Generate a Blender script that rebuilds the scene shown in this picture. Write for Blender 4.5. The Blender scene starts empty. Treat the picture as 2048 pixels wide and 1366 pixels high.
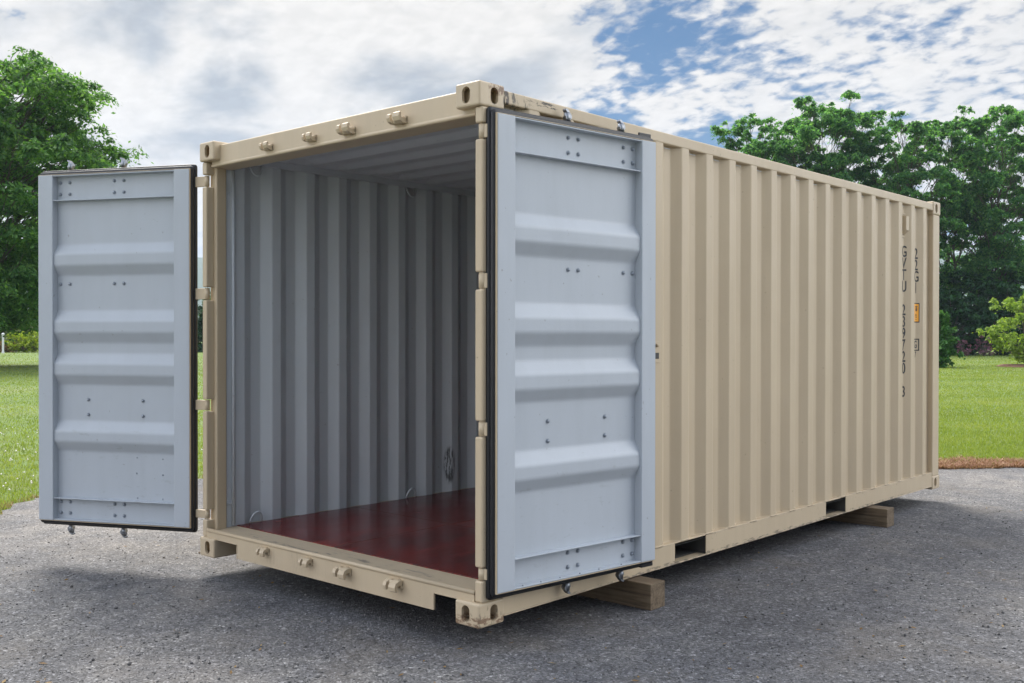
import bpy, bmesh, math, random
import numpy as np
from mathutils import Matrix, Vector

R = math.radians
scene = bpy.context.scene
C = scene.collection
rng = np.random.default_rng(7)
random.seed(7)

# ------------------------------------------------------------------ camera, sky, sun, exposure
GZ = 0.128                                   # container stands this high above the asphalt
W, L, H = 2.438, 6.058, 2.591
CAM = Vector((5.7766, -3.4833, 1.393 + GZ))
YAW, PITCH, ROLL = 0.73220, -0.00700, 0.0010
FPX = 2050.4
cam_data = bpy.data.cameras.new("camera")
cam = bpy.data.objects.new("camera", cam_data)
C.objects.link(cam)
f_ = Vector((-math.sin(YAW) * math.cos(PITCH), math.cos(YAW) * math.cos(PITCH), math.sin(PITCH)))
r_ = Vector((math.cos(YAW), math.sin(YAW), 0))
u_ = r_.cross(f_)
r2 = r_ * math.cos(ROLL) + u_ * math.sin(ROLL)
u2 = -r_ * math.sin(ROLL) + u_ * math.cos(ROLL)
cam.matrix_world = Matrix(((r2.x, u2.x, -f_.x, CAM.x), (r2.y, u2.y, -f_.y, CAM.y), (r2.z, u2.z, -f_.z, CAM.z), (0, 0, 0, 1)))
cam_data.sensor_width = 36.0
cam_data.lens = FPX / 2048 * 36.0
cam_data.clip_start = 0.05
cam_data.clip_end = 12000
scene.camera = cam

def at(px, depth, z=0.0):
    """world point on the view column px (2048 wide) at a given forward distance, height z"""
    p = CAM + f_ * depth + r_ * ((px - 1024) / FPX * depth)
    return Vector((p.x, p.y, z))

SUN_AZ = R(-24)                               # left of the view axis, in front of the camera
SUN_EL = R(54)
h = f_.copy(); h.z = 0; h.normalize()
sd = Vector((h.x * math.cos(SUN_AZ) + r_.x * math.sin(SUN_AZ), h.y * math.cos(SUN_AZ) + r_.y * math.sin(SUN_AZ), 0)).normalized()
sun_vec = Vector((sd.x * math.cos(SUN_EL), sd.y * math.cos(SUN_EL), math.sin(SUN_EL)))

scene.view_settings.view_transform = 'Standard'
scene.view_settings.look = 'None'
scene.view_settings.gamma = 1.0
scene.view_settings.exposure = 1.14

def nn(nt, t, x=0, y=0, **kw):
    n = nt.nodes.new(t)
    for k, v in kw.items():
        setattr(n, k, v)
    return n

def ramp(nt, stops, interp='LINEAR'):
    n = nt.nodes.new('ShaderNodeValToRGB')
    e = n.color_ramp.elements
    n.color_ramp.interpolation = interp
    while len(e) < len(stops):
        e.new(0.5)
    for i, (p, c) in enumerate(stops):
        e[i].position = p
        e[i].color = (c, c, c, 1) if isinstance(c, (int, float)) else (c[0], c[1], c[2], 1)
    return n

def math_(nt, op, a, b=None, clamp=False):
    n = nt.nodes.new('ShaderNodeMath'); n.operation = op; n.use_clamp = clamp
    for i, v in enumerate((a, b)):
        if v is None: continue
        if isinstance(v, (int, float)): n.inputs[i].default_value = v
        else: nt.links.new(v, n.inputs[i])
    return n.outputs[0]

def vmath(nt, op, a, b=None):
    n = nt.nodes.new('ShaderNodeVectorMath'); n.operation = op
    for i, v in enumerate((a, b)):
        if v is None: continue
        if isinstance(v, (tuple, list, Vector)): n.inputs[i].default_value = tuple(v)
        else: nt.links.new(v, n.inputs[i])
    return n

def mixc(nt, fac, a, b, blend='MIX'):
    n = nt.nodes.new('ShaderNodeMix'); n.data_type = 'RGBA'; n.blend_type = blend
    for sock, v in ((n.inputs[0], fac), (n.inputs[6], a), (n.inputs[7], b)):
        if isinstance(v, (int, float)): sock.default_value = v
        elif isinstance(v, tuple): sock.default_value = (v[0], v[1], v[2], 1)
        else: nt.links.new(v, sock)
    return n.outputs[2]

def noise(nt, vec, scale, detail=4, rough=0.55, dist=0.0, lac=2.0):
    n = nt.nodes.new('ShaderNodeTexNoise')
    n.inputs['Scale'].default_value = scale
    n.inputs['Detail'].default_value = detail
    n.inputs['Roughness'].default_value = rough
    n.inputs['Distortion'].default_value = dist
    n.inputs['Lacunarity'].default_value = lac
    if vec is not None: nt.links.new(vec, n.inputs['Vector'])
    return n

def mapping(nt, vec, scale=(1, 1, 1), rot=(0, 0, 0), loc=(0, 0, 0)):
    n = nt.nodes.new('ShaderNodeMapping')
    n.inputs['Scale'].default_value = scale
    n.inputs['Rotation'].default_value = rot
    n.inputs['Location'].default_value = loc
    nt.links.new(vec, n.inputs['Vector'])
    return n.outputs[0]

def view_dir(px, py):
    d = f_ + r_ * ((px - 1024) / FPX) + u_ * ((683 - py) / FPX)
    return d.normalized()

# ---- sky: Nishita blue with a procedural cloud deck mixed over it
SKY_STRENGTH = 0.10
world = bpy.data.worlds.new("World")
scene.world = world
world.use_nodes = True
nt = world.node_tree
nt.nodes.clear()
out = nn(nt, 'ShaderNodeOutputWorld')
bg = nn(nt, 'ShaderNodeBackground'); bg.inputs['Strength'].default_value = SKY_STRENGTH
nt.links.new(bg.outputs[0], out.inputs[0])
sky = nn(nt, 'ShaderNodeTexSky'); sky.sky_type = 'NISHITA'
sky.sun_disc = False
sky.sun_elevation = SUN_EL
sky.sun_rotation = math.atan2(sun_vec.x, sun_vec.y)
sky.altitude = 200; sky.air_density = 1.0; sky.dust_density = 0.6; sky.ozone_density = 1.5
tc = nn(nt, 'ShaderNodeTexCoord')
dirn = vmath(nt, 'NORMALIZE', tc.outputs['Generated']).outputs[0]
sep = nn(nt, 'ShaderNodeSeparateXYZ'); nt.links.new(dirn, sep.inputs[0])
zc = math_(nt, 'MAXIMUM', sep.outputs[2], 0.0)
den = math_(nt, 'ADD', zc, 0.26)
px_ = math_(nt, 'DIVIDE', sep.outputs[0], den)
py_ = math_(nt, 'DIVIDE', sep.outputs[1], den)
cmb = nn(nt, 'ShaderNodeCombineXYZ')
nt.links.new(px_, cmb.inputs[0]); nt.links.new(py_, cmb.inputs[1])
P = cmb.outputs[0]
def lobe(px, py, power):
    d = vmath(nt, 'DOT_PRODUCT', dirn, view_dir(px, py)).outputs['Value']
    return math_(nt, 'POWER', math_(nt, 'MAXIMUM', d, 0.0), power)
# how much sky is covered: a closed deck to the left, broken mackerel cloud to the right, open behind the camera
big = noise(nt, P, 0.8, 3, 0.5).outputs[0]
mack = noise(nt, mapping(nt, P, (1.0, 1.25, 1.0), (0, 0, 0.5)), 23.0, 4, 0.5, 0.25).outputs[0]
fine = noise(nt, P, 5.4, 7, 0.62, 0.2).outputs[0]
left = lobe(250, 230, 26)
right_side = vmath(nt, 'DOT_PRODUCT', dirn, r_).outputs['Value']
fwd = vmath(nt, 'DOT_PRODUCT', dirn, h).outputs['Value']
dens = math_(nt, 'MULTIPLY', big, 0.35)
dens = math_(nt, 'ADD', dens, math_(nt, 'MULTIPLY', mack, 0.66))
dens = math_(nt, 'ADD', dens, math_(nt, 'MULTIPLY', fine, 0.84))
dens = math_(nt, 'ADD', dens, math_(nt, 'MULTIPLY', left, 0.55))
dens = math_(nt, 'ADD', dens, math_(nt, 'MULTIPLY', math_(nt, 'MAXIMUM', fwd, -0.3), 0.22))
for (gx, gy, gp, ga) in ((1370, 30, 480, 0.175), (1520, 40, 700, 0.11), (1260, 110, 1200, 0.14), (1215, 235, 3500, 0.22), (1420, 290, 2200, 0.26), (30, 30, 1800, 0.45)):
    dens = math_(nt, 'SUBTRACT', dens, math_(nt, 'MULTIPLY', lobe(gx, gy, gp), ga))
cover = nn(nt, 'ShaderNodeMapRange'); cover.interpolation_type = 'SMOOTHSTEP'
cover.inputs['From Min'].default_value = 0.87; cover.inputs['From Max'].default_value = 1.12
nt.links.new(dens, cover.inputs['Value'])
cover = cover.outputs[0]
# cloud brightness: white with soft grey undersides, greyer where the deck is thick
soft = noise(nt, mapping(nt, P, (1.0, 1.0, 1.0), (0, 0, 0.4), (3.1, 1.7, 0)), 3.0, 5, 0.52, 0.25).outputs[0]
shade = nn(nt, 'ShaderNodeMapRange'); shade.interpolation_type = 'SMOOTHSTEP'
shade.inputs['From Min'].default_value = 0.43; shade.inputs['From Max'].default_value = 0.63
nt.links.new(soft, shade.inputs['Value'])
sh = math_(nt, 'MULTIPLY', shade.outputs[0], math_(nt, 'ADD', math_(nt, 'MULTIPLY', lobe(600, 60, 20), 1.05), 0.16), clamp=True)
CW = 4.25
cloud = mixc(nt, sh, (CW * 1.0, CW * 0.955, CW * 0.895), (CW * 0.44, CW * 0.48, CW * 0.53))
puff = nn(nt, 'ShaderNodeMapRange'); puff.inputs['From Min'].default_value = 0.35; puff.inputs['From Max'].default_value = 0.65
puff.inputs['To Min'].default_value = 0.90; puff.inputs['To Max'].default_value = 1.03
nt.links.new(mack, puff.inputs['Value'])
cloud = mixc(nt, 1.0, cloud, puff.outputs[0], 'MULTIPLY')
glow = math_(nt, 'MULTIPLY', lobe(270, 260, 60), 0.10)
cloud = mixc(nt, glow, cloud, (CW * 1.4, CW * 1.38, CW * 1.34))
skyc = mixc(nt, 1.0, sky.outputs[0], (0.035, 0.160, 0.255), 'MULTIPLY')
front = mixc(nt, cover, skyc, cloud)
# the half of the sky behind the camera: bright open blue-white to the right, warmer cloud to the left
def sstep(v, a, b):
    n = nt.nodes.new('ShaderNodeMapRange'); n.interpolation_type = 'SMOOTHSTEP'
    n.inputs['From Min'].default_value = a; n.inputs['From Max'].default_value = b
    nt.links.new(v, n.inputs['Value']); return n.outputs[0]
back_mask = sstep(fwd, 0.80, 0.25)
warm = mixc(nt, sstep(sep.outputs[2], 0.06, 0.40), (11.0, 7.6, 4.3), (6.0, 6.7, 8.0))
back = mixc(nt, sstep(right_side, -0.25, 0.55), warm, (2.6, 3.2, 4.4))
back = mixc(nt, 0.5, back, math_(nt, 'ADD', math_(nt, 'MULTIPLY', soft, 1.2), 0.4), 'MULTIPLY')
back = mixc(nt, 0.25, back, sky.outputs[0])
# light-shaping sky lobes added out of view: one dark, then two bright fills
dark_lobe = vmath(nt, 'DOT_PRODUCT', dirn, Vector((0.88, -0.47, 0.10)).normalized()).outputs['Value']  # added dark lobe behind the camera, dims the rib slopes
dark_lobe = math_(nt, 'POWER', math_(nt, 'MAXIMUM', dark_lobe, 0.0), 4.0)
back = mixc(nt, math_(nt, 'MULTIPLY', dark_lobe, 1.0), back, (0.2, 0.24, 0.18))
right_fill = vmath(nt, 'DOT_PRODUCT', dirn, (r_ * 0.95 + Vector((0, 0, 0.33)) + h * 0.20).normalized()).outputs['Value']  # added bright lobe on the right, lifts the flat ribs
back = mixc(nt, math_(nt, 'POWER', math_(nt, 'MAXIMUM', right_fill, 0.0), 4.0), back, (20.5, 20.4, 20.4))
door_fill = vmath(nt, 'DOT_PRODUCT', dirn, Vector((-0.42, -0.90, 0.22)).normalized()).outputs['Value']  # added fill lobe that brightens the door end and interior
back = mixc(nt, math_(nt, 'POWER', math_(nt, 'MAXIMUM', door_fill, 0.0), 4.0), back, (11.6, 11.8, 12.4))
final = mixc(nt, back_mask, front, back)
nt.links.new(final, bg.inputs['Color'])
world.cycles.sampling_method = 'MANUAL'
world.cycles.sample_map_resolution = 1024

sun_data = bpy.data.lights.new("sun", 'SUN')
sun_data.energy = 3.0
sun_data.angle = R(32)
sun_data.color = (1.0, 0.95, 0.86)
sun = bpy.data.objects.new("sun", sun_data)
C.objects.link(sun)
sun.rotation_euler = (-sun_vec).to_track_quat('-Z', 'Y').to_euler()

# ------------------------------------------------------------------ helpers
def link(o, parent=None):
    C.objects.link(o)
    if parent is not None: o.parent = parent
    return o

def tag(o, label=None, cat=None, group=None, kind=None):
    if label: o['label'] = label
    if cat: o['category'] = cat
    if group: o['group'] = group
    if kind: o['kind'] = kind
    return o

def empty(name, loc, label, cat, group=None):
    o = bpy.data.objects.new(name, None)
    o.empty_display_size = 0.2
    o.location = loc
    link(o)
    return tag(o, label, cat, group)

class MB:
    """collects shapes into one mesh"""
    def __init__(s): s.v = []; s.f = []; s.m = []; s.sm = []
    def add(s, vs, fs, mat=0, smooth=False):
        b = len(s.v)
        s.v += [tuple(v) for v in vs]
        for f in fs:
            s.f.append(tuple(i + b for i in f)); s.m.append(mat); s.sm.append(smooth)
    def bm(s, b, mat=0, M=None, smooth=False):
        b.verts.ensure_lookup_table(); b.verts.index_update()
        s.add([(M @ v.co if M else v.co) for v in b.verts], [[v.index for v in f.verts] for f in b.faces], mat, smooth)
        b.free()
    def box(s, x0, x1, y0, y1, z0, z1, bev=0.0, mat=0, seg=2, M=None):
        b = bmesh.new()
        bmesh.ops.create_cube(b, size=1.0)
        for v in b.verts:
            v.co = Vector(((x0 + x1) / 2 + v.co.x * (x1 - x0), (y0 + y1) / 2 + v.co.y * (y1 - y0), (z0 + z1) / 2 + v.co.z * (z1 - z0)))
        if bev > 0:
            bmesh.ops.bevel(b, geom=list(b.edges), offset=bev, segments=seg, profile=0.5, affect='EDGES')
        s.bm(b, mat, M, False)
    def tube(s, pts, radii, n=8, mat=0, caps=True, smooth=True):
        pts = [Vector(p) for p in pts]
        rings = []
        ref = Vector((0, 0, 1))
        for i, p in enumerate(pts):
            d = (pts[min(i + 1, len(pts) - 1)] - pts[max(i - 1, 0)]).normalized()
            a = d.cross(ref)
            if a.length < 1e-3: a = d.cross(Vector((1, 0, 0)))
            a.normalize(); c = d.cross(a).normalized()
            rr = radii[i] if not isinstance(radii, (int, float)) else radii
            rings.append([p + (a * math.cos(t) + c * math.sin(t)) * rr for t in [2 * math.pi * k / n for k in range(n)]])
        vs = [v for r in rings for v in r]
        fs = []
        for i in range(len(pts) - 1):
            for k in range(n):
                fs.append((i * n + k, i * n + (k + 1) % n, (i + 1) * n + (k + 1) % n, (i + 1) * n + k))
        if caps:
            fs.append(tuple(range(n - 1, -1, -1)))
            fs.append(tuple(range((len(pts) - 1) * n, len(pts) * n)))
        s.add(vs, fs, mat, smooth)
    def prism(s, poly, axis, a0, a1, mat=0):
        """extrude a closed 2-D polygon along an axis; poly gives the two other coordinates in order"""
        def mk(p, a):
            return {'x': (a, p[0], p[1]), 'y': (p[0], a, p[1]), 'z': (p[0], p[1], a)}[axis]
        n = len(poly)
        vs = [mk(p, a0) for p in poly] + [mk(p, a1) for p in poly]
        fs = [(i, (i + 1) % n, n + (i + 1) % n, n + i) for i in range(n)]
        fs += [tuple(range(n - 1, -1, -1)), tuple(range(n, 2 * n))]
        s.add(vs, fs, mat)
    def build(s, name, mats, parent=None, recalc=True, loc=None):
        me = bpy.data.meshes.new(name)
        me.from_pydata(s.v, [], s.f)
        if not isinstance(mats, (list, tuple)): mats = [mats]
        for m in mats: me.materials.append(m)
        me.polygons.foreach_set('material_index', s.m)
        me.polygons.foreach_set('use_smooth', s.sm)
        if recalc:
            b = bmesh.new(); b.from_mesh(me)
            bmesh.ops.recalc_face_normals(b, faces=b.faces)
            b.to_mesh(me); b.free()
        me.update()
        o = bpy.data.objects.new(name, me)
        if loc is not None: o.location = loc
        return link(o, parent)

def np_mesh(name, verts, faces, mat, parent=None, mats_idx=None):
    """verts (n,3); faces (m,k) array of one polygon size"""
    me = bpy.data.meshes.new(name)
    v = np.asarray(verts, dtype=np.float32); f = np.asarray(faces, dtype=np.int32)
    m, k = f.shape
    me.vertices.add(len(v)); me.vertices.foreach_set('co', v.ravel())
    me.loops.add(m * k); me.loops.foreach_set('vertex_index', f.ravel())
    me.polygons.add(m)
    me.polygons.foreach_set('loop_start', np.arange(0, m * k, k, dtype=np.int32))
    me.polygons.foreach_set('loop_total', np.full(m, k, dtype=np.int32))
    for mm in (mat if isinstance(mat, (list, tuple)) else [mat]): me.materials.append(mm)
    if mats_idx is not None: me.polygons.foreach_set('material_index', np.asarray(mats_idx, dtype=np.int32))
    me.update(calc_edges=True)
    o = bpy.data.objects.new(name, me)
    return link(o, parent)

# ------------------------------------------------------------------ materials
def mat_new(name):
    m = bpy.data.materials.new(name); m.use_nodes = True
    t = m.node_tree
    b = t.nodes['Principled BSDF']
    return m, t, b

def pos(t, obj=True):
    c = t.nodes.new('ShaderNodeTexCoord')
    return c.outputs['Object']

def geo_pos(t):
    return t.nodes.new('ShaderNodeNewGeometry').outputs['Position']

def bump(t, b, hsock, strength, dist):
    n = t.nodes.new('ShaderNodeBump'); n.inputs['Strength'].default_value = strength; n.inputs['Distance'].default_value = dist
    t.links.new(hsock, n.inputs['Height']); t.links.new(n.outputs[0], b.inputs['Normal'])

def blob(t, p, centre, radii, edge=0.35):
    """0..1 mask of an ellipsoid round a point"""
    d = vmath(t, 'SUBTRACT', p, centre).outputs[0]
    d = vmath(t, 'DIVIDE', d, radii).outputs[0]
    ln = vmath(t, 'LENGTH', d).outputs['Value']
    mr = t.nodes.new('ShaderNodeMapRange'); mr.interpolation_type = 'SMOOTHSTEP'
    mr.inputs['From Min'].default_value = 1.0; mr.inputs['From Max'].default_value = 1.0 - edge
    t.links.new(ln, mr.inputs['Value'])
    return mr.outputs[0]

def paint(name, base, dirt, rough, wear=()):
    m, t, b = mat_new(name)
    p = geo_pos(t)
    n1 = noise(t, p, 1.6, 5, 0.6).outputs[0]
    n2 = noise(t, mapping(t, p, (9, 9, 1.1)), 1.0, 5, 0.65).outputs[0]          # vertical run-off streaks
    n3 = noise(t, p, 70, 3, 0.6).outputs[0]
    k = ramp(t, ((0.40, 0.0), (0.75, 1.0))); t.links.new(n2, k.inputs[0])
    k1 = ramp(t, ((0.35, 0.0), (0.75, 1.0))); t.links.new(n1, k1.inputs[0])
    c = mixc(t, math_(t, 'MULTIPLY', k.outputs[0], 0.16), base, dirt)
    c = mixc(t, math_(t, 'MULTIPLY', k1.outputs[0], 0.12), c, dirt)
    # small chips
    n4 = noise(t, p, 38, 2, 0.5).outputs[0]
    k4 = ramp(t, ((0.735, 0.0), (0.76, 1.0))); t.links.new(n4, k4.inputs[0])
    c = mixc(t, math_(t, 'MULTIPLY', k4.outputs[0], 0.35), c, (0.10, 0.06, 0.04))
    for (centre, radii, colour, scale, lo, amount) in wear:
        ms = blob(t, p, centre, radii)
        w = noise(t, mapping(t, p, scale), 1.0, 6, 0.7).outputs[0]
        kr = ramp(t, ((lo, 0.0), (lo + 0.06, 1.0))); t.links.new(w, kr.inputs[0])
        c = mixc(t, math_(t, 'MULTIPLY', math_(t, 'MULTIPLY', ms, kr.outputs[0]), amount), c, colour)
    t.links.new(c, b.inputs['Base Color'])
    rr = t.nodes.new('ShaderNodeMapRange'); rr.inputs['To Min'].default_value = rough - 0.08; rr.inputs['To Max'].default_value = rough + 0.12
    t.links.new(n1, rr.inputs['Value']); t.links.new(rr.outputs[0], b.inputs['Roughness'])
    b.inputs['Specular IOR Level'].default_value = 0.4
    low = noise(t, p, 5.0, 2, 0.5).outputs[0]
    hgt = math_(t, 'ADD', math_(t, 'MULTIPLY', n3, 0.10), math_(t, 'MULTIPLY', low, 1.0))
    hgt = math_(t, 'ADD', hgt, math_(t, 'MULTIPLY', noise(t, mapping(t, p, (1.7, 1.7, 0.8)), 1.0, 2, 0.5).outputs[0], 9.0))
    bump(t, b, hgt, 0.22, 0.006)
    return m

BLACK = (0.015, 0.013, 0.012); RUST = (0.13, 0.055, 0.025)
def wz(x, y, z): return (x, y, z + GZ)
BEIGE = paint('beige_paint', (0.525, 0.422, 0.286), (0.29, 0.225, 0.154), 0.42, wear=(
    (wz(W, 0.28, 2.535), (0.10, 0.10, 0.06), BLACK, (40, 42, 10), 0.53, 0.8),
    (wz(W, 0.46, 2.545), (0.10, 0.14, 0.028), BLACK, (40, 12, 60), 0.52, 0.9),
    (wz(W, 0.19, 2.53), (0.06, 0.03, 0.07), (0.03, 0.02, 0.015), (60, 60, 20), 0.44, 0.95),
    (wz(W, 0.12, 2.57), (0.05, 0.07, 0.04), RUST, (40, 40, 40), 0.47, 0.8),
    (wz(W - 0.05, 0.03, 0.01), (0.22, 0.22, 0.05), RUST, (22, 22, 50), 0.48, 0.75),
    (wz(W - 0.02, 0.06, 0.05), (0.08, 0.12, 0.06), (0.16, 0.13, 0.10), (30, 60, 20), 0.55, 0.6),
    (wz(1.2, 0.10, 0.165), (1.25, 0.10, 0.02), (0.12, 0.10, 0.085), (5, 26, 26), 0.54, 0.75),
    (wz(1.0, 0.01, 0.10), (0.55, 0.06, 0.07), (0.26, 0.21, 0.16), (60, 60, 7), 0.56, 0.28),
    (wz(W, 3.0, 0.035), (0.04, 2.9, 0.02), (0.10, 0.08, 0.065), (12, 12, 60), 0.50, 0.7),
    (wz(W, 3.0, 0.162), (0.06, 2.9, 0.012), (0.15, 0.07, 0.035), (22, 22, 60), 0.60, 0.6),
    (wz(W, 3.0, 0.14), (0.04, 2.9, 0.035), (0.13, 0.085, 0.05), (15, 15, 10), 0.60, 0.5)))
WHITE = paint('pale_grey_paint_lightened', (0.56, 0.59, 0.615), (0.40, 0.42, 0.44), 0.30, wear=(  # same paint as the doors, lightened in place of light missing inside
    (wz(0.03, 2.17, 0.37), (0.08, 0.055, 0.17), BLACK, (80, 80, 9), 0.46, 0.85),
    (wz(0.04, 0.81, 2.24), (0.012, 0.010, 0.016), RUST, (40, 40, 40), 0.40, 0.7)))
DOORP = paint('blue_grey_door_paint', (0.44, 0.475, 0.515), (0.31, 0.33, 0.35), 0.40, wear=(
    (wz(2.56, 0.6, 0.5), (0.25, 0.65, 0.40), (0.20, 0.20, 0.19), (9, 9, 26), 0.60, 0.22),
    (wz(-0.6, -0.3, 0.5), (0.65, 0.45, 0.40), (0.20, 0.20, 0.19), (9, 9, 26), 0.60, 0.22)))

def simple(name, col, rough=0.5, metal=0.0, var=0.15, scale=12, bumpd=0.0):
    m, t, b = mat_new(name)
    p = geo_pos(t)
    n = noise(t, p, scale, 5, 0.6).outputs[0]
    c = mixc(t, n, tuple(x * (1 - var) for x in col), tuple(x * (1 + var) for x in col))
    t.links.new(c, b.inputs['Base Color'])
    b.inputs['Roughness'].default_value = rough; b.inputs['Metallic'].default_value = metal
    if bumpd: bump(t, b, n, 0.5, bumpd)
    return m
RUBBER = simple('black_rubber', (0.006, 0.0065, 0.009), 0.45, 0, 0.3, 20)
RETAINER = simple('grey_retainer', (0.30, 0.29, 0.30), 0.4, 0.6, 0.2, 20)
ZINC = simple('galvanised_steel', (0.27, 0.285, 0.31), 0.36, 0.9, 0.25, 40)
BOLT = simple('dull_bolt', (0.27, 0.30, 0.34), 0.4, 0.35, 0.3, 60)
DARK = simple('dark_steel', (0.05, 0.048, 0.045), 0.7, 0.0, 0.3, 14)
LETTER = simple('black_lettering', (0.02, 0.02, 0.022), 0.5, 0, 0.2, 30)
ORANGE = simple('orange_sticker', (0.85, 0.36, 0.01), 0.45, 0, 0.05, 8)
RUSTY = simple('rusty_hole', (0.26, 0.085, 0.04), 0.8, 0, 0.5, 50)

def floor_mat():
    m, t, b = mat_new('red_stained_plywood')
    p = geo_pos(t)
    g = noise(t, mapping(t, p, (55, 2.6, 3)), 1.0, 6, 0.65, 0.25).outputs[0]
    g2 = noise(t, p, 2.2, 5, 0.6).outputs[0]
    k = ramp(t, ((0.34, (0.022, 0.004, 0.004)), (0.46, (0.070, 0.007, 0.006)), (0.56, (0.18, 0.016, 0.011)), (0.76, (0.29, 0.034, 0.020))))
    t.links.new(math_(t, 'ADD', math_(t, 'MULTIPLY', g, 0.80), math_(t, 'MULTIPLY', g2, 0.20)), k.inputs[0])
    isl = t.nodes.new('ShaderNodeNewGeometry').outputs['Random Per Island']
    var = ramp(t, ((0.0, 0.72), (1.0, 1.25))); t.links.new(isl, var.inputs[0])
    k0 = mixc(t, 1.0, k.outputs[0], var.outputs[0], 'MULTIPLY')
    sp = noise(t, p, 48, 2, 0.5).outputs[0]
    ks = ramp(t, ((0.755, 0.0), (0.775, 1.0))); t.links.new(sp, ks.inputs[0])
    c = mixc(t, math_(t, 'MULTIPLY', ks.outputs[0], 0.8), k0, (0.30, 0.22, 0.17))
    t.links.new(c, b.inputs['Base Color'])
    b.inputs['Specular IOR Level'].default_value = 0.26
    rr = ramp(t, ((0.3, 0.14), (0.7, 0.28))); t.links.new(g2, rr.inputs[0]); t.links.new(rr.outputs[0], b.inputs['Roughness'])
    bump(t, b, g, 0.25, 0.003)
    return m
FLOORM = floor_mat()

def timber_mat():
    m, t, b = mat_new('weathered_timber')
    p = pos(t)
    g = noise(t, mapping(t, p, (2.2, 42, 42)), 1.0, 6, 0.65, 0.8).outputs[0]
    g2 = noise(t, p, 6, 4, 0.6).outputs[0]
    k = ramp(t, ((0.32, (0.042, 0.028, 0.016)), (0.5, (0.125, 0.088, 0.052)), (0.72, (0.225, 0.17, 0.11))))
    t.links.new(math_(t, 'ADD', math_(t, 'MULTIPLY', g, 0.7), math_(t, 'MULTIPLY', g2, 0.3)), k.inputs[0])
    t.links.new(k.outputs[0], b.inputs['Base Color'])
    b.inputs['Roughness'].default_value = 0.8
    bump(t, b, g, 0.6, 0.006)
    return m
TIMBER = timber_mat()

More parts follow.
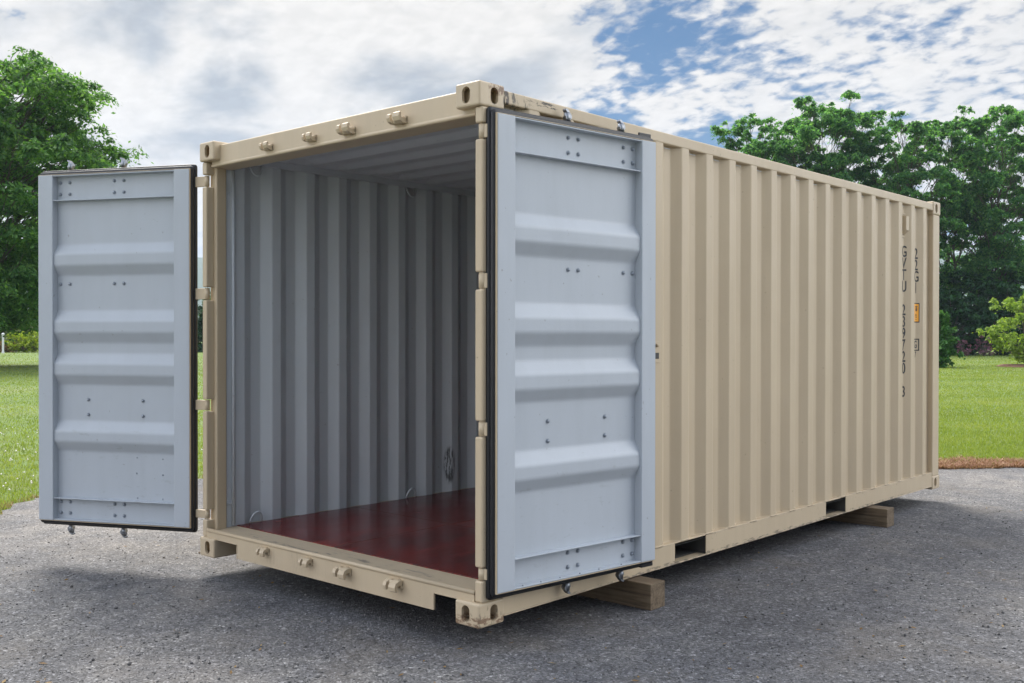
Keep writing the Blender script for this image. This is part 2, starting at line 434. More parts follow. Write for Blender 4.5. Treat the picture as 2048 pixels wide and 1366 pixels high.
def asphalt_mat():
    m, t, b = mat_new('worn_asphalt')
    p = geo_pos(t)
    v1 = t.nodes.new('ShaderNodeTexVoronoi'); v1.inputs['Scale'].default_value = 105; t.links.new(p, v1.inputs['Vector'])
    v2 = t.nodes.new('ShaderNodeTexVoronoi'); v2.inputs['Scale'].default_value = 52; t.links.new(p, v2.inputs['Vector'])
    big = noise(t, p, 0.55, 6, 0.6).outputs[0]
    mid = noise(t, p, 5.0, 6, 0.65).outputs[0]
    fin = noise(t, p, 130, 3, 0.7).outputs[0]
    kb = ramp(t, ((0.30, (0.054, 0.054, 0.060)), (0.5, (0.105, 0.104, 0.110)), (0.7, (0.178, 0.172, 0.166)))); t.links.new(math_(t, 'ADD', math_(t, 'MULTIPLY', big, 0.5), math_(t, 'MULTIPLY', mid, 0.5)), kb.inputs[0])
    # aggregate: each stone has its own grey
    s1 = ramp(t, ((0.0, 0.50), (0.35, 0.80), (0.7, 1.15), (0.94, 1.5), (0.992, 2.5))); 
    sx = t.nodes.new('ShaderNodeSeparateColor'); t.links.new(v1.outputs['Color'], sx.inputs[0]); t.links.new(sx.outputs[0], s1.inputs[0])
    c = mixc(t, 0.85, kb.outputs[0], s1.outputs[0], 'MULTIPLY')
    sx2 = t.nodes.new('ShaderNodeSeparateColor'); t.links.new(v2.outputs['Color'], sx2.inputs[0])
    s2 = ramp(t, ((0.0, 0.55), (0.5, 0.98), (0.93, 1.3), (0.985, 2.0))); t.links.new(sx2.outputs[1], s2.inputs[0])
    c = mixc(t, 0.8, c, s2.outputs[0], 'MULTIPLY')
    fr = ramp(t, ((0.3, 0.6), (0.7, 1.4))); t.links.new(fin, fr.inputs[0])
    c = mixc(t, 0.8, c, fr.outputs[0], 'MULTIPLY')
    # brown dust
    d = noise(t, mapping(t, p, (1, 1, 1), (0, 0, 0), (5, 9, 0)), 1.3, 6, 0.65).outputs[0]
    dk = ramp(t, ((0.52, 0.0), (0.72, 1.0))); t.links.new(d, dk.inputs[0])
    c = mixc(t, math_(t, 'MULTIPLY', dk.outputs[0], 0.35), c, (0.19, 0.16, 0.125))
    # paler patches at set spots, broken up by noise
    patch_n = noise(t, p, 2.0, 6, 0.65).outputs[0]
    sk = ramp(t, ((0.36, 0.0), (0.60, 1.0))); t.links.new(patch_n, sk.inputs[0])
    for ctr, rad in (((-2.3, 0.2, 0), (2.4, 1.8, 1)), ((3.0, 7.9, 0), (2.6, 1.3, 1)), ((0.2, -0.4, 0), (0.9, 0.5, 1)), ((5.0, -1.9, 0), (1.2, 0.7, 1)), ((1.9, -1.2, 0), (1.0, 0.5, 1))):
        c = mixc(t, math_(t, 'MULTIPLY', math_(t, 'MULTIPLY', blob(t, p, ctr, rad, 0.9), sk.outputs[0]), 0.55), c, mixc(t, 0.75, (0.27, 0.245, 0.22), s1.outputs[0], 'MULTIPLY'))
    # hairline cracks
    vc = t.nodes.new('ShaderNodeTexVoronoi'); vc.feature = 'DISTANCE_TO_EDGE'; vc.inputs['Scale'].default_value = 0.55
    wob = vmath(t, 'ADD', p, vmath(t, 'MULTIPLY', noise(t, p, 2.5, 5, 0.7).outputs['Color'], (0.9, 0.9, 0)).outputs[0]).outputs[0]
    t.links.new(wob, vc.inputs['Vector'])
    ck = ramp(t, ((0.0, 1.0), (0.006, 0.0))); t.links.new(vc.outputs['Distance'], ck.inputs[0])
    cm = math_(t, 'MULTIPLY', ck.outputs[0], math_(t, 'MULTIPLY', dk.outputs[0], 0.7))
    c = mixc(t, cm, c, (0.03, 0.028, 0.026))
    t.links.new(c, b.inputs['Base Color'])
    b.inputs['Roughness'].default_value = 0.82
    hh = math_(t, 'ADD', math_(t, 'MULTIPLY', v1.outputs['Distance'], -0.8), math_(t, 'MULTIPLY', fin, 0.7))
    hh = math_(t, 'SUBTRACT', math_(t, 'ADD', hh, math_(t, 'MULTIPLY', mid, 1.2)), math_(t, 'MULTIPLY', cm, 2.0))
    bump(t, b, hh, 0.75, 0.012)
    return m
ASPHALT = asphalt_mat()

def lawn_mat():
    m, t, b = mat_new('lawn_soil_and_grass')
    p = geo_pos(t)
    n1 = noise(t, p, 0.22, 5, 0.6).outputs[0]
    n2 = noise(t, p, 3.0, 6, 0.7).outputs[0]
    n3 = noise(t, p, 40, 3, 0.7).outputs[0]
    k = ramp(t, ((0.30, (0.070, 0.130, 0.022)), (0.5, (0.115, 0.175, 0.036)), (0.62, (0.165, 0.19, 0.065)), (0.75, (0.19, 0.17, 0.09))))
    t.links.new(math_(t, 'ADD', math_(t, 'MULTIPLY', n1, 0.6), math_(t, 'MULTIPLY', n2, 0.4)), k.inputs[0])
    fr = ramp(t, ((0.3, 0.6), (0.7, 1.35))); t.links.new(n3, fr.inputs[0])
    c = mixc(t, 0.8, k.outputs[0], fr.outputs[0], 'MULTIPLY')
    t.links.new(c, b.inputs['Base Color'])
    b.inputs['Roughness'].default_value = 0.9
    bump(t, b, n3, 0.8, 0.03)
    return m
LAWN = lawn_mat()

def leaf_mat(name, c_dark, c_mid, c_light, trans=0.35, rough=0.55, nscale=0.6):
    m, t, b = mat_new(name)
    g = t.nodes.new('ShaderNodeNewGeometry')
    n = noise(t, g.outputs['Position'], nscale, 3, 0.6).outputs[0]
    wn = 0.9 if 'grass' in name else 0.42
    mix = math_(t, 'ADD', math_(t, 'MULTIPLY', g.outputs['Random Per Island'], 0.42 if 'grass' in name else 0.62), math_(t, 'MULTIPLY', n, wn))
    if 'grass' in name: mix = math_(t, 'SUBTRACT', mix, 0.14)
    k = ramp(t, ((0.12, c_dark), (0.52, c_mid), (0.92, c_light))); t.links.new(mix, k.inputs[0])
    t.links.new(k.outputs[0], b.inputs['Base Color'])
    b.inputs['Roughness'].default_value = rough
    b.inputs['Specular IOR Level'].default_value = 0.12
    tr = t.nodes.new('ShaderNodeBsdfTranslucent')
    ct = mixc(t, 1.0, k.outputs[0], (1.9, 2.0, 0.8), 'MULTIPLY')
    t.links.new(ct, tr.inputs['Color'])
    ms = t.nodes.new('ShaderNodeMixShader'); ms.inputs[0].default_value = trans
    t.links.new(b.outputs[0], ms.inputs[1]); t.links.new(tr.outputs[0], ms.inputs[2])
    o = t.nodes['Material Output']
    t.links.new(ms.outputs[0], o.inputs['Surface'])
    return m
LEAF_LOCUST = leaf_mat('locust_leaves', (0.028, 0.088, 0.046), (0.076, 0.188, 0.080), (0.170, 0.305, 0.108), 0.58)
LEAF_DARK = leaf_mat('dark_shrub_leaves', (0.014, 0.045, 0.022), (0.028, 0.080, 0.034), (0.055, 0.125, 0.040))
LEAF_ASH = leaf_mat('broad_tree_leaves', (0.030, 0.080, 0.034), (0.074, 0.165, 0.056), (0.150, 0.265, 0.080), 0.5)
LEAF_LIME = leaf_mat('lime_leaves', (0.10, 0.17, 0.030), (0.19, 0.28, 0.050), (0.30, 0.38, 0.080))
LEAF_FIR = leaf_mat('evergreen_needles', (0.022, 0.075, 0.020), (0.050, 0.140, 0.034), (0.10, 0.21, 0.045), 0.25)
LEAF_OLIVE = leaf_mat('grey_olive_leaves', (0.10, 0.14, 0.075), (0.165, 0.205, 0.115), (0.24, 0.28, 0.16))
LEAF_YELLOW = leaf_mat('yellow_green_leaves', (0.12, 0.18, 0.015), (0.22, 0.29, 0.025), (0.33, 0.38, 0.05))
PURPLE = leaf_mat('mauve_blossom', (0.10, 0.05, 0.075), (0.19, 0.09, 0.14), (0.28, 0.15, 0.21), 0.3)
GRASS = leaf_mat('grass_blades', (0.105, 0.150, 0.026), (0.172, 0.220, 0.046), (0.265, 0.280, 0.092), 0.36, 0.6, 0.33)
STRAW = leaf_mat('dry_thatch', (0.15, 0.075, 0.05), (0.27, 0.15, 0.10), (0.42, 0.28, 0.19), 0.1, 0.8, 3.0)
CLOVER = simple('clover_white', (0.72, 0.68, 0.64), 0.7, 0, 0.1, 60)
BARK = simple('grey_brown_bark', (0.10, 0.082, 0.066), 0.9, 0, 0.4, 9, 0.02)
STONE = leaf_mat('gravel_stones', (0.06, 0.06, 0.065), (0.13, 0.128, 0.125), (0.36, 0.35, 0.335), 0.0, 0.8, 4.0)
LITTER = leaf_mat('dry_leaf_litter', (0.12, 0.07, 0.03), (0.22, 0.14, 0.07), (0.32, 0.24, 0.13), 0.2, 0.8, 4.0)
MULCH = simple('red_brown_mulch', (0.15, 0.072, 0.048), 0.95, 0, 0.5, 14, 0.03)
PALE = simple('weathered_white_paint', (0.62, 0.63, 0.66), 0.6, 0, 0.1, 10)

def hill_mat():
    m, t, b = mat_new('far_forest')
    p = geo_pos(t)
    n = noise(t, p, 0.035, 6, 0.7).outputs[0]
    k = ramp(t, ((0.3, (0.022, 0.045, 0.022)), (0.7, (0.06, 0.10, 0.04)))); t.links.new(n, k.inputs[0])
    t.links.new(k.outputs[0], b.inputs['Base Color']); b.inputs['Roughness'].default_value = 0.95
    return m
HILL = hill_mat()

# ------------------------------------------------------------------ ground
mb = MB()
mb.add([(-4200, -4200, 0), (4200, -4200, 0), (4200, 4200, 0), (-4200, 4200, 0)], [(0, 1, 2, 3)])
lawn = tag(mb.build('lawn', LAWN), kind='structure')

EDGE = [(-9.0, -14.0), (-4.4, -6.5), (-3.05, -2.6), (-2.75, -1.2), (-2.85, -0.45), (-3.18, 0.04), (-3.42, 0.20), (-3.60, 0.36), (-3.79, 0.62), (-3.98, 1.15),
        (-4.02, 1.75), (-3.87, 2.30), (-2.6, 3.65), (-0.5, 5.95), (0.75, 7.32), (1.64, 8.34), (2.02, 8.78), (2.305, 9.126), (3.6, 10.7), (6.5, 14.0), (14, 22), (30, 30), (30, -14)]
def smooth_poly(pts, n=6):
    o = []
    m = len(pts)
    for i in range(m):
        p0, p1, p2, p3 = (np.array(pts[(i + k - 1) % m], float) for k in range(4))
        for s in range(n):
            t = s / n
            o.append(0.5 * ((2 * p1) + (-p0 + p2) * t + (2 * p0 - 5 * p1 + 4 * p2 - p3) * t * t + (-p0 + 3 * p1 - 3 * p2 + p3) * t ** 3))
    return np.array(o)
EP = np.array(EDGE, float)
# ragged edge between tarmac and lawn
dense = []
for i in range(len(EP)):
    a, b = EP[i], EP[(i + 1) % len(EP)]
    n = max(1, int(np.linalg.norm(b - a) / 0.09)) if np.linalg.norm(b - a) < 12 else 1
    for s in range(n):
        q = a + (b - a) * s / n
        w = 0.035 * math.sin(s * 1.7 + i) + rng.normal(0, 0.018) if n > 1 else 0
        nrm = np.array([-(b - a)[1], (b - a)[0]]) / np.linalg.norm(b - a)
        dense.append(q + nrm * w)
EPD = np.array(dense)
mb = MB()
mb.add([(x, y, 0.004) for x, y in EPD], [tuple(range(len(EPD)))])
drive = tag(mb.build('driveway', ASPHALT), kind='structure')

def inside(x, y, poly):
    r = np.zeros(len(x), bool)
    n = len(poly)
    for i in range(n):
        x0, y0 = poly[i]; x1, y1 = poly[(i + 1) % n]
        c = (y0 > y) != (y1 > y)
        with np.errstate(divide='ignore', invalid='ignore'):
            xi = x0 + (y - y0) * (x1 - x0) / (y1 - y0)
        r ^= c & (x < xi)
    return r

# far hills
hv = []; hf = []
na = 150; nr = 7
for i in range(na):
    a = R(-62 + 124 * i / (na - 1))
    base = 178 + 38 * math.sin(i * 0.09 + 1.0) + 16 * math.sin(i * 0.31) + 7 * math.sin(i * 0.83 + 2) + rng.normal(0, 1.2)
    for j in range(nr):
        d = 1500 + 170 * j
        z = base * (1 - (1 - j / (nr - 1)) ** 2) * 1.18 + rng.normal(0, 1.5) - (3 if j == 0 else 0)
        p = CAM + (h * math.cos(a) + r_ * math.sin(a)) * d
        hv.append((p.x, p.y, z))
for i in range(na - 1):
    for j in range(nr - 1):
        k = i * nr + j
        hf.append((k, k + nr, k + nr + 1, k + 1))
tag(np_mesh('hills', hv, hf, HILL), kind='structure')

# ------------------------------------------------------------------ the shipping container
cont = empty('shipping_container', (0, 0, GZ), 'beige corrugated steel shipping container with both doors open and a red plywood floor', 'shipping container')

# --- corner castings (hollow, with oval lifting holes)
def casting_mesh():
    a, b_, c = 0.162, 0.178, 0.118            # x, y, z ; outer corner at the origin, body towards -x +y -z
    def bx(x0, x1, y0, y1, z0, z1, bev=0):
        m = MB(); m.box(x0, x1, y0, y1, z0, z1, bev, 0, 3)
        return m.build('tmp', DARK)
    outer = bx(-a, 0, 0, b_, -c, 0, 0.011)
    cuts = [bx(-a + 0.014, -0.016, 0.016, b_ - 0.014, -c + 0.020, -0.022)]
    def oval(axis, c1, c2, w, hgt):
        pts = []
        for k in range(24):
            t = 2 * math.pi * k / 24
            r = w / 2
            off = (hgt - w) / 2
            pts.append((c1 + r * math.cos(t), c2 + r * math.sin(t) + (off if math.sin(t) >= 0 else -off)))
        return pts
    m = MB(); m.prism([(x, z) for x, z in oval('y', -0.089, -0.060, 0.054, 0.080)], 'y', -0.05, 0.05); cuts.append(m.build('tmp', DARK))
    m = MB(); m.prism([(y, z) for y, z in oval('x', 0.104, -0.060, 0.054, 0.080)], 'x', -0.05, 0.05); cuts.append(m.build('tmp', DARK))
    for cu in cuts:
        md = outer.modifiers.new('b', 'BOOLEAN'); md.operation = 'DIFFERENCE'; md.object = cu; md.solver = 'EXACT'
    dg = bpy.context.evaluated_depsgraph_get()
    me = bpy.data.meshes.new_from_object(outer.evaluated_get(dg))
    for o in [outer] + cuts: bpy.data.objects.remove(o)
    me.materials.clear(); me.materials.append(BEIGE)
    for p in me.polygons: p.use_smooth = False; p.material_index = 0
    return me
cast = casting_mesh()
for (sx, x0) in ((1, W), (-1, 0)):
    for (sy, y0) in ((1, 0), (-1, L)):
        for (sz, z0) in ((1, H), (-1, 0)):
            me = cast.copy()
            co = np.empty(len(me.vertices) * 3, np.float32); me.vertices.foreach_get('co', co)
            co = co.reshape(-1, 3) * (sx, sy, sz) + (x0, y0, z0)
            me.vertices.foreach_set('co', co.ravel())
            if sx * sy * sz < 0: me.flip_normals()
            me.update()
            link(bpy.data.objects.new('corner_casting', me), cont)

# --- posts at the door end: slotted outer bar for the hinges and the main post behind it
SLOTS = [(0.222, 0.285), (0.906, 0.981), (1.606, 1.688), (2.318, 2.394)]
zs = [0.119] + [z for s in SLOTS for z in s] + [2.472]
for side in (0, 1):
    X = (lambda v: v) if side == 0 else (lambda v: W - v)
    mb = MB()
    def xb(x0, x1, *a, **k):
        p, q = sorted((X(x0), X(x1))); mb.box(p, q, *a, **k)
    xb(0.002, 0.076, 0.075, 0.150, 0.117, 2.474, bev=0.010, seg=3)
    for i in range(0, len(zs), 2):
        xb(0.001, 0.049, 0.020, 0.078, zs[i], zs[i + 1], bev=0.009, seg=3)
    mb.build('corner_post', BEIGE, cont)
for side in (0, 1):
    X = (lambda v: v) if side == 0 else (lambda v: W - v)
    mb = MB()
    p, q = sorted((X(0.006), X(0.12)))
    mb.box(p, q, 5.893, L - 0.008, 0.117, 2.474, 0.008)
    mb.build('corner_post', BEIGE, cont)

# --- door header and sill, front and rear
mb = MB()
def arc(cx, cy, r, a0, a1, n=5):
    return [(cx + r * math.cos(R(a0 + (a1 - a0) * k / n)), cy + r * math.sin(R(a0 + (a1 - a0) * k / n))) for k in range(n + 1)]
poly = [(0.060, 2.571)] + arc(0.058, 2.561, 0.010, 90, 180)[1:] + [(0.048, 2.459)] + arc(0.052, 2.447, 0.010, 125, 270, 6) + [(0.19, 2.437), (0.20, 2.45), (0.20, 2.571)]
mb.prism(poly, 'x', 0.070, W - 0.070)
mb.build('door_header', BEIGE, cont)
mb = MB()
top = [(0.235, 0.159)] + [(0.060, 0.157)] + arc(0.029, 0.160, 0.009, 30, 180, 6)
poly_full = top + [(0.020, 0.030), (0.030, 0.028), (0.034, 0.120), (0.235, 0.135)]
poly_cut = top + [(0.020, 0.113), (0.034, 0.111), (0.235, 0.125)]
mb.prism(poly_cut, 'x', 0.050, 0.390)
mb.prism(poly_full, 'x', 0.390, 2.104)
mb.prism(poly_cut, 'x', 2.104, W - 0.050)
mb.box(0.383, 0.3885, 0.0175, 0.030, 0.030, 0.112, 0.002)
mb.box(2.1055, 2.111, 0.0175, 0.030, 0.030, 0.112, 0.002)
mb.box(0.20, 0.386, 0.0165, 0.026, 0.1135, 0.118, 0.002)
mb.box(2.108, 2.25, 0.0165, 0.026, 0.1135, 0.118, 0.002)
mb.tube([(0.050, 0.0262, 0.1615), (W - 0.050, 0.0262, 0.1615)], 0.0125, 10, 0, True, True)
mb.build('door_sill', BEIGE, cont)
mb = MB()
mb.box(0.12, W - 0.12, 5.90, L - 0.014, 2.46, 2.570, 0.006)
mb.build('end_rail', BEIGE, cont)
mb = MB()
mb.box(0.12, W - 0.12, 5.90, L - 0.014, 0.02, 0.155, 0.006)
mb.build('end_rail', BEIGE, cont)

# --- corrugated sheets
def rounded(pts, r=0.010, n=3):
    """round the bends of an open 2-D polyline"""
    o = [pts[0]]
    for i in range(1, len(pts) - 1):
        p0, p1, p2 = (np.array(pts[i + k], float) for k in (-1, 0, 1))
        a = (p0 - p1) / np.linalg.norm(p0 - p1); b = (p2 - p1) / np.linalg.norm(p2 - p1)
        rr = min(r, 0.4 * np.linalg.norm(p0 - p1), 0.4 * np.linalg.norm(p2 - p1))
        A = p1 + a * rr; B = p1 + b * rr
        for k in range(n + 1):
            t = k / n
            o.append(tuple((1 - t) ** 2 * A + 2 * t * (1 - t) * p1 + t * t * B))
    o.append(pts[-1])
    return o
PER = 0.2786
Y_OUT = 2.039 - 7 * PER                       # start of the first outward face
def wall_profile():
    """(y, depth below the outer face) along the side wall"""
    pts = [(0.150, 0.041), (Y_OUT + PER - 0.070 , 0.041)]
    k = 1
    while Y_OUT + PER * k + 0.075 < 5.80:
        y = Y_OUT + PER * k
        pts += [(y, 0.0), (y + 0.075, 0.0), (y + 0.143, 0.041), (y + PER - 0.068, 0.041)]
        k += 1
    pts = pts[:-1] + [(5.893, 0.041)]
    return pts
WP = rounded(wall_profile(), 0.007, 2)
def wall_depth(y):
    ys = [p[0] for p in WP]; ds = [p[1] for p in WP]
    return float(np.interp(y, ys, ds))
for side in (0, 1):
    s = 1 if side == 1 else -1
    xo = W - 0.008 if side == 1 else 0.008
    n = len(WP)
    vs = []
    for (z) in (0.157, 2.512):
        vs += [(xo - s * d, y, z) for y, d in WP]
    for (z) in (0.157, 2.512):
        vs += [(xo - s * (d + 0.002), y, z) for y, d in WP]
    mb = MB()
    mb.add(vs[:2 * n], [(i, i + 1, n + i + 1, n + i) if s > 0 else (i + 1, i, n + i, n + i + 1) for i in range(n - 1)], 0)
    mb.add(vs[2 * n:], [(i + 1, i, n + i, n + i + 1) if s > 0 else (i, i + 1, n + i + 1, n + i) for i in range(n - 1)], 1)
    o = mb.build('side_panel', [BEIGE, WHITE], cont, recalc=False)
    # top and bottom rails
    xr = lambda a, b: sorted((xo - s * a, xo - s * b))
    mb = MB()
    a, b = xr(-0.002, 0.058)
    mb.box(a, b, 0.176, 5.882, 2.507, 2.573, 0.008, 0, 3)
    # inner face of the rail is painted like the inside
    a, b = xr(0.0585, 0.060)
    mb.box(a, b, 0.205, 5.88, 2.4985, 2.566, 0.0, 1)
    a, b = xr(0.040, 0.0600)
    mb.box(a, b, 0.205, 5.88, 2.494, 2.498, 0.0, 1)
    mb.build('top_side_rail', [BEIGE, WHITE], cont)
    mb = MB()
    pockets = [(1.690, 2.040), (3.726, 4.071)]
    ys = [0.176] + [v for p in pockets for v in p] + [5.882]
    a, b = xr(-0.001, 0.005)
    for i in range(0, len(ys), 2):
        mb.box(a, b, ys[i], ys[i + 1], 0.034, 0.1485, 0.0015)
    a, b = xr(-0.0015, 0.060)
    mb.box(a, b, 0.176, 5.882, 0.149, 0.1565, 0.003)
    a, b = xr(-0.003, 0.070)
    mb.box(a, b, 0.180, 5.88, 0.027, 0.0335, 0.0015)
    # weld bead following the corrugation
    for i in range(len(WP) - 1):
        (y0, d0), (y1, d1) = WP[i], WP[i + 1]
    mb.tube([(xo - s * (d - 0.003), y, 0.1585) for y, d in WP], 0.0045, 5, 0, True)
    mb.build('bottom_side_rail', BEIGE, cont)
# forklift tunnels
for (y0, y1) in ((1.690, 2.040), (3.726, 4.071)):
    mb = MB()
    mb.box(0.012, W - 0.012, y0 - 0.006, y0 - 0.001, 0.036, 0.148)
    mb.box(0.012, W - 0.012, y1 + 0.001, y1 + 0.006, 0.036, 0.148)
    mb.box(0.08, W - 0.08, y0 - 0.001, y1 + 0.001, 0.0355, 0.0395)
    mb.box(0.070, W - 0.070, y0 - 0.001, y1 + 0.001, 0.143, 0.148)
    mb.build('forklift_pocket', DARK, cont)
# cross bearers under the floor
y = 0.45
while y < 5.8:
    if not any(a - 0.07 < y < b + 0.07 for a, b in ((1.690, 2.040), (3.726, 4.071))):
        mb = MB()
        mb.box(0.075, W - 0.075, y, y + 0.006, 0.036, 0.134); mb.box(0.075, W - 0.075, y + 0.006, y + 0.045, 0.128, 0.134); mb.box(0.075, W - 0.075, y + 0.006, y + 0.045, 0.036, 0.042)
        mb.build('cross_member', DARK, cont)
    y += 0.30
# closed end wall
pts = [(0.12, 0.0)]
x = 0.20
while x < W - 0.3:
    pts += [(x, 0.0), (x + 0.05, 0.045), (x + 0.16, 0.045), (x + 0.21, 0.0)]
    x += 0.32
pts.append((W - 0.12, 0.0))
n = len(pts)
mb = MB()
mb.add([(px, 6.03 - d, z) for z in (0.15, 2.47) for px, d in pts], [(i + 1, i, n + i, n + i + 1) for i in range(n - 1)], 0)
mb.add([(px, 6.028 - d, z) for z in (0.15, 2.47) for px, d in pts], [(i, i + 1, n + i + 1, n + i) for i in range(n - 1)], 1)
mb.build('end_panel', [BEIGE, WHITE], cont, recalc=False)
# roof
pts = [(0.19, 2.538)]
y = 0.290
while y < 5.75:
    pts += [(y, 2.538), (y + 0.085, 2.568), (y + 0.150, 2.568), (y + 0.215, 2.538)]
    y += 0.282
pts.append((5.91, 2.538))
pts = rounded(pts, 0.008, 2)
n = len(pts)
mb = MB()
st = [(0.0675, 0), (0.095, 0), (0.150, 1), (W - 0.150, 1), (W - 0.095, 0), (W - 0.0675, 0)]
for off, mi in ((0.0, 0), (-0.002, 1)):
    vs = [(xx, a, 2.538 + (z - 2.538) * k + off) for xx, k in st for a, z in pts]
    fs = []
    for q in range(len(st) - 1):
        for i in range(n - 1):
            a_, b_, c_, d_ = q * n + i, q * n + i + 1, (q + 1) * n + i + 1, (q + 1) * n + i
            for f in ((a_, b_, c_), (a_, c_, d_)):
                fs.append(f if mi == 0 else f[::-1])
    mb.add(vs, fs, mi)
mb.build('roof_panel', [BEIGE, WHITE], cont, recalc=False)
# floor: boards with thin seams, and steel edge strip
mb = MB()
ys = [0.236, 1.192, 3.60, 5.90]
xs = [0.050, 1.045, 2.388]
for i in range(3):
    for j in range(2):
        mb.box(xs[j] + 0.002, xs[j + 1] - 0.002, ys[i] + 0.002, ys[i + 1] - 0.002, 0.135, 0.1625, 0.0015)
mb.build('floor', FLOORM, cont)
mb = MB(); mb.box(0.052, 2.386, 0.240, 5.898, 0.150, 0.1621); mb.build('floor_joint', TIMBER, cont)
mb = MB(); mb.box(0.012, W - 0.012, 0.24, 5.90, 0.1345, 0.1348); mb.build('floor_underside', DARK, cont)

# --- lashing bars and rings on the inside of the left wall
mb = MB()
mb.tube([(0.062, 0.205, 0.17), (0.062, 0.205, 2.49)], 0.011, 8)
for z in (0.31, 2.30):
    mb.box(0.040, 0.062, 0.150, 0.206, z - 0.007, z + 0.007, 0.003)
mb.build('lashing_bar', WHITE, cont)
mb = MB()
mb.tube([(W - 0.062, 0.205, 0.17), (W - 0.062, 0.205, 2.49)], 0.011, 8)
for z in (0.31, 2.30):
    mb.box(W - 0.062, W - 0.040, 0.150, 0.206, z - 0.007, z + 0.007, 0.003)
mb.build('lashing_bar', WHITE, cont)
for (yy, zz, sg) in ((0.38, 2.492, -1), (1.745, 2.492, -1), (0.38, 0.166, 1), (1.745, 0.166, 1), (3.11, 2.492, -1), (3.11, 0.166, 1)):
    mb = MB()
    mb.tube([(0.052 + 0.030 * math.sin(t) * 0.6, yy + 0.044 * math.cos(t), zz + sg * 0.066 * math.sin(t)) for t in [math.pi * k / 12 for k in range(13)]], 0.0068, 8)
    mb.build('lashing_ring', WHITE, cont)

# --- vent: hood outside on the right wall, drilled holes inside on the left wall
mb = MB()
y0, y1 = 5.250, 5.318
mb.add([(2.394, y0, 2.250), (2.394, y1, 2.250), (2.394, y1, 2.410), (2.394, y0, 2.410), (2.434, y0 + 0.004, 2.285), (2.434, y1 - 0.004, 2.285), (2.434, y1 - 0.004, 2.404), (2.434, y0 + 0.004, 2.404)],
       [(0, 1, 5, 4), (1, 2, 6, 5), (2, 3, 7, 6), (3, 0, 4, 7), (4, 5, 6, 7)])
mb.box(2.396, 2.402, 5.25, 5.315, 2.424, 2.432, 0.001); mb.box(2.396, 2.402, 5.25, 5.315, 2.226, 2.234, 0.001)
mb.build('vent_hood', BEIGE, cont)
mb = MB()
for (a, b) in ((-0.018, 0.030), (0, 0.036), (0.018, 0.024), (-0.018, 0.010), (0, 0.016), (0.018, 0.004), (-0.018, -0.010), (0, -0.004), (-0.018, -0.030), (0, -0.024), (0.018, -0.016), (0.018, -0.032)):
    mb.tube([(0.0435, 0.811 + a * 1.1, 2.372 + b), (0.0450, 0.811 + a * 1.1, 2.372 + b)], 0.0055, 8)
mb.build('vent_holes', RUSTY, cont)
for a in (-0.016, 0.024):
    mb = MB(); mb.tube([(0.0435, 0.811 + a, 2.425), (0.047, 0.811 + a, 2.425)], 0.005, 8); mb.build('vent_screw', BOLT, cont)
# holdback catch on the right wall
mb = MB()
mb.box(2.4295, 2.4335, 1.462, 1.522, 1.228, 1.352, 0.002, 0)
mb.box(2.4330, 2.4345, 1.470, 1.511, 1.252, 1.287, 0.0, 1)
mb.tube([(2.4335, 1.480, 1.330), (2.444, 1.490, 1.330)], 0.010, 8, 0)
mb.build('door_catch', [BEIGE, DARK], cont)

# --- keepers for the locking cams on header and sill
def keeper(x, z, flip, small):
    s = -1 if flip else 1
    y = 0.047 if not flip else 0.021
    mb = MB()
    g = 0.88 if small else 1.08
    mb.box(x - 0.040 * g, x + 0.046 * g, y - 0.012, y + 0.002, z - 0.020, z + 0.016, 0.005, 0)
    # two curled lugs, the right one broad, the left one narrow, with a pin between them
    curl = [(0.000, -0.020), (0.026, -0.022), (0.048, -0.012), (0.056, 0.006), (0.053, 0.024), (0.044, 0.030), (0.038, 0.022), (0.040, 0.008), (0.030, -0.002), (0.000, 0.004)]
    for (xa, xb, k) in ((0.002, 0.046, 1.0), (-0.046, -0.024, 0.92)):
        q = [(y - a * g * k, z + s * b_ * g * k) for a, b_ in curl]
        n_ = len(q)
        x0_, x1_ = x + xa * g, x + xb * g
        ins = 0.003
        mb.prism(q, 'x', x0_, x1_)
    mb.tube([(x - 0.028 * g, y - 0.022 * g, z - s * 0.010), (x + 0.008 * g, y - 0.022 * g, z - s * 0.010)], 0.011 * g, 8)
    mb.tube([(x + 0.020 * g, y - 0.001, z - s * 0.004), (x + 0.024 * g, y - 0.040 * g, z - s * 0.004)], [0.022 * g, 0.014 * g], 9)
    b = mb.build('cam_keeper', BEIGE, cont)
    return b
for i, x in enumerate((0.684, 1.096, 1.426, 1.836)):
    keeper(x, 2.490, False, i < 2)
    keeper(x, 0.122 if i < 2 else 0.118, True, i < 2)

# --- doors
DOORS = {
    'right': dict(P=(2.497, 0.065), th=math.atan2(0.993, 0.118), s=-1),
    'left': dict(P=(-0.070, -0.030), th=math.atan2(-0.450, -0.893), s=1),
}
ZB, ZT = 0.166, 2.436
UW = 1.129
RIDGES = [(0.622, 0.686, 0.753, 0.820), (1.060, 1.124, 1.196, 1.263), (1.334, 1.402, 1.4745, 1.545), (1.777, 1.843, 1.917, 1.980)]
bolt_me = None
def bolt_mesh(s):
    mb = MB()
    mb.tube([(0, 0, 0), (0, s * 0.003, 0)], 0.0125, 12, 0, True, False)
    n = 10
    prof = [(0.0095, 0.003), (0.009, 0.007), (0.006, 0.0105), (0.0015, 0.012)]
    mb.tube([(0, s * y, 0) for r, y in prof], [r for r, y in prof], n, 0, True, True)
    o = mb.build('bolt', BOLT); me = o.data; bpy.data.objects.remove(o)
    return me
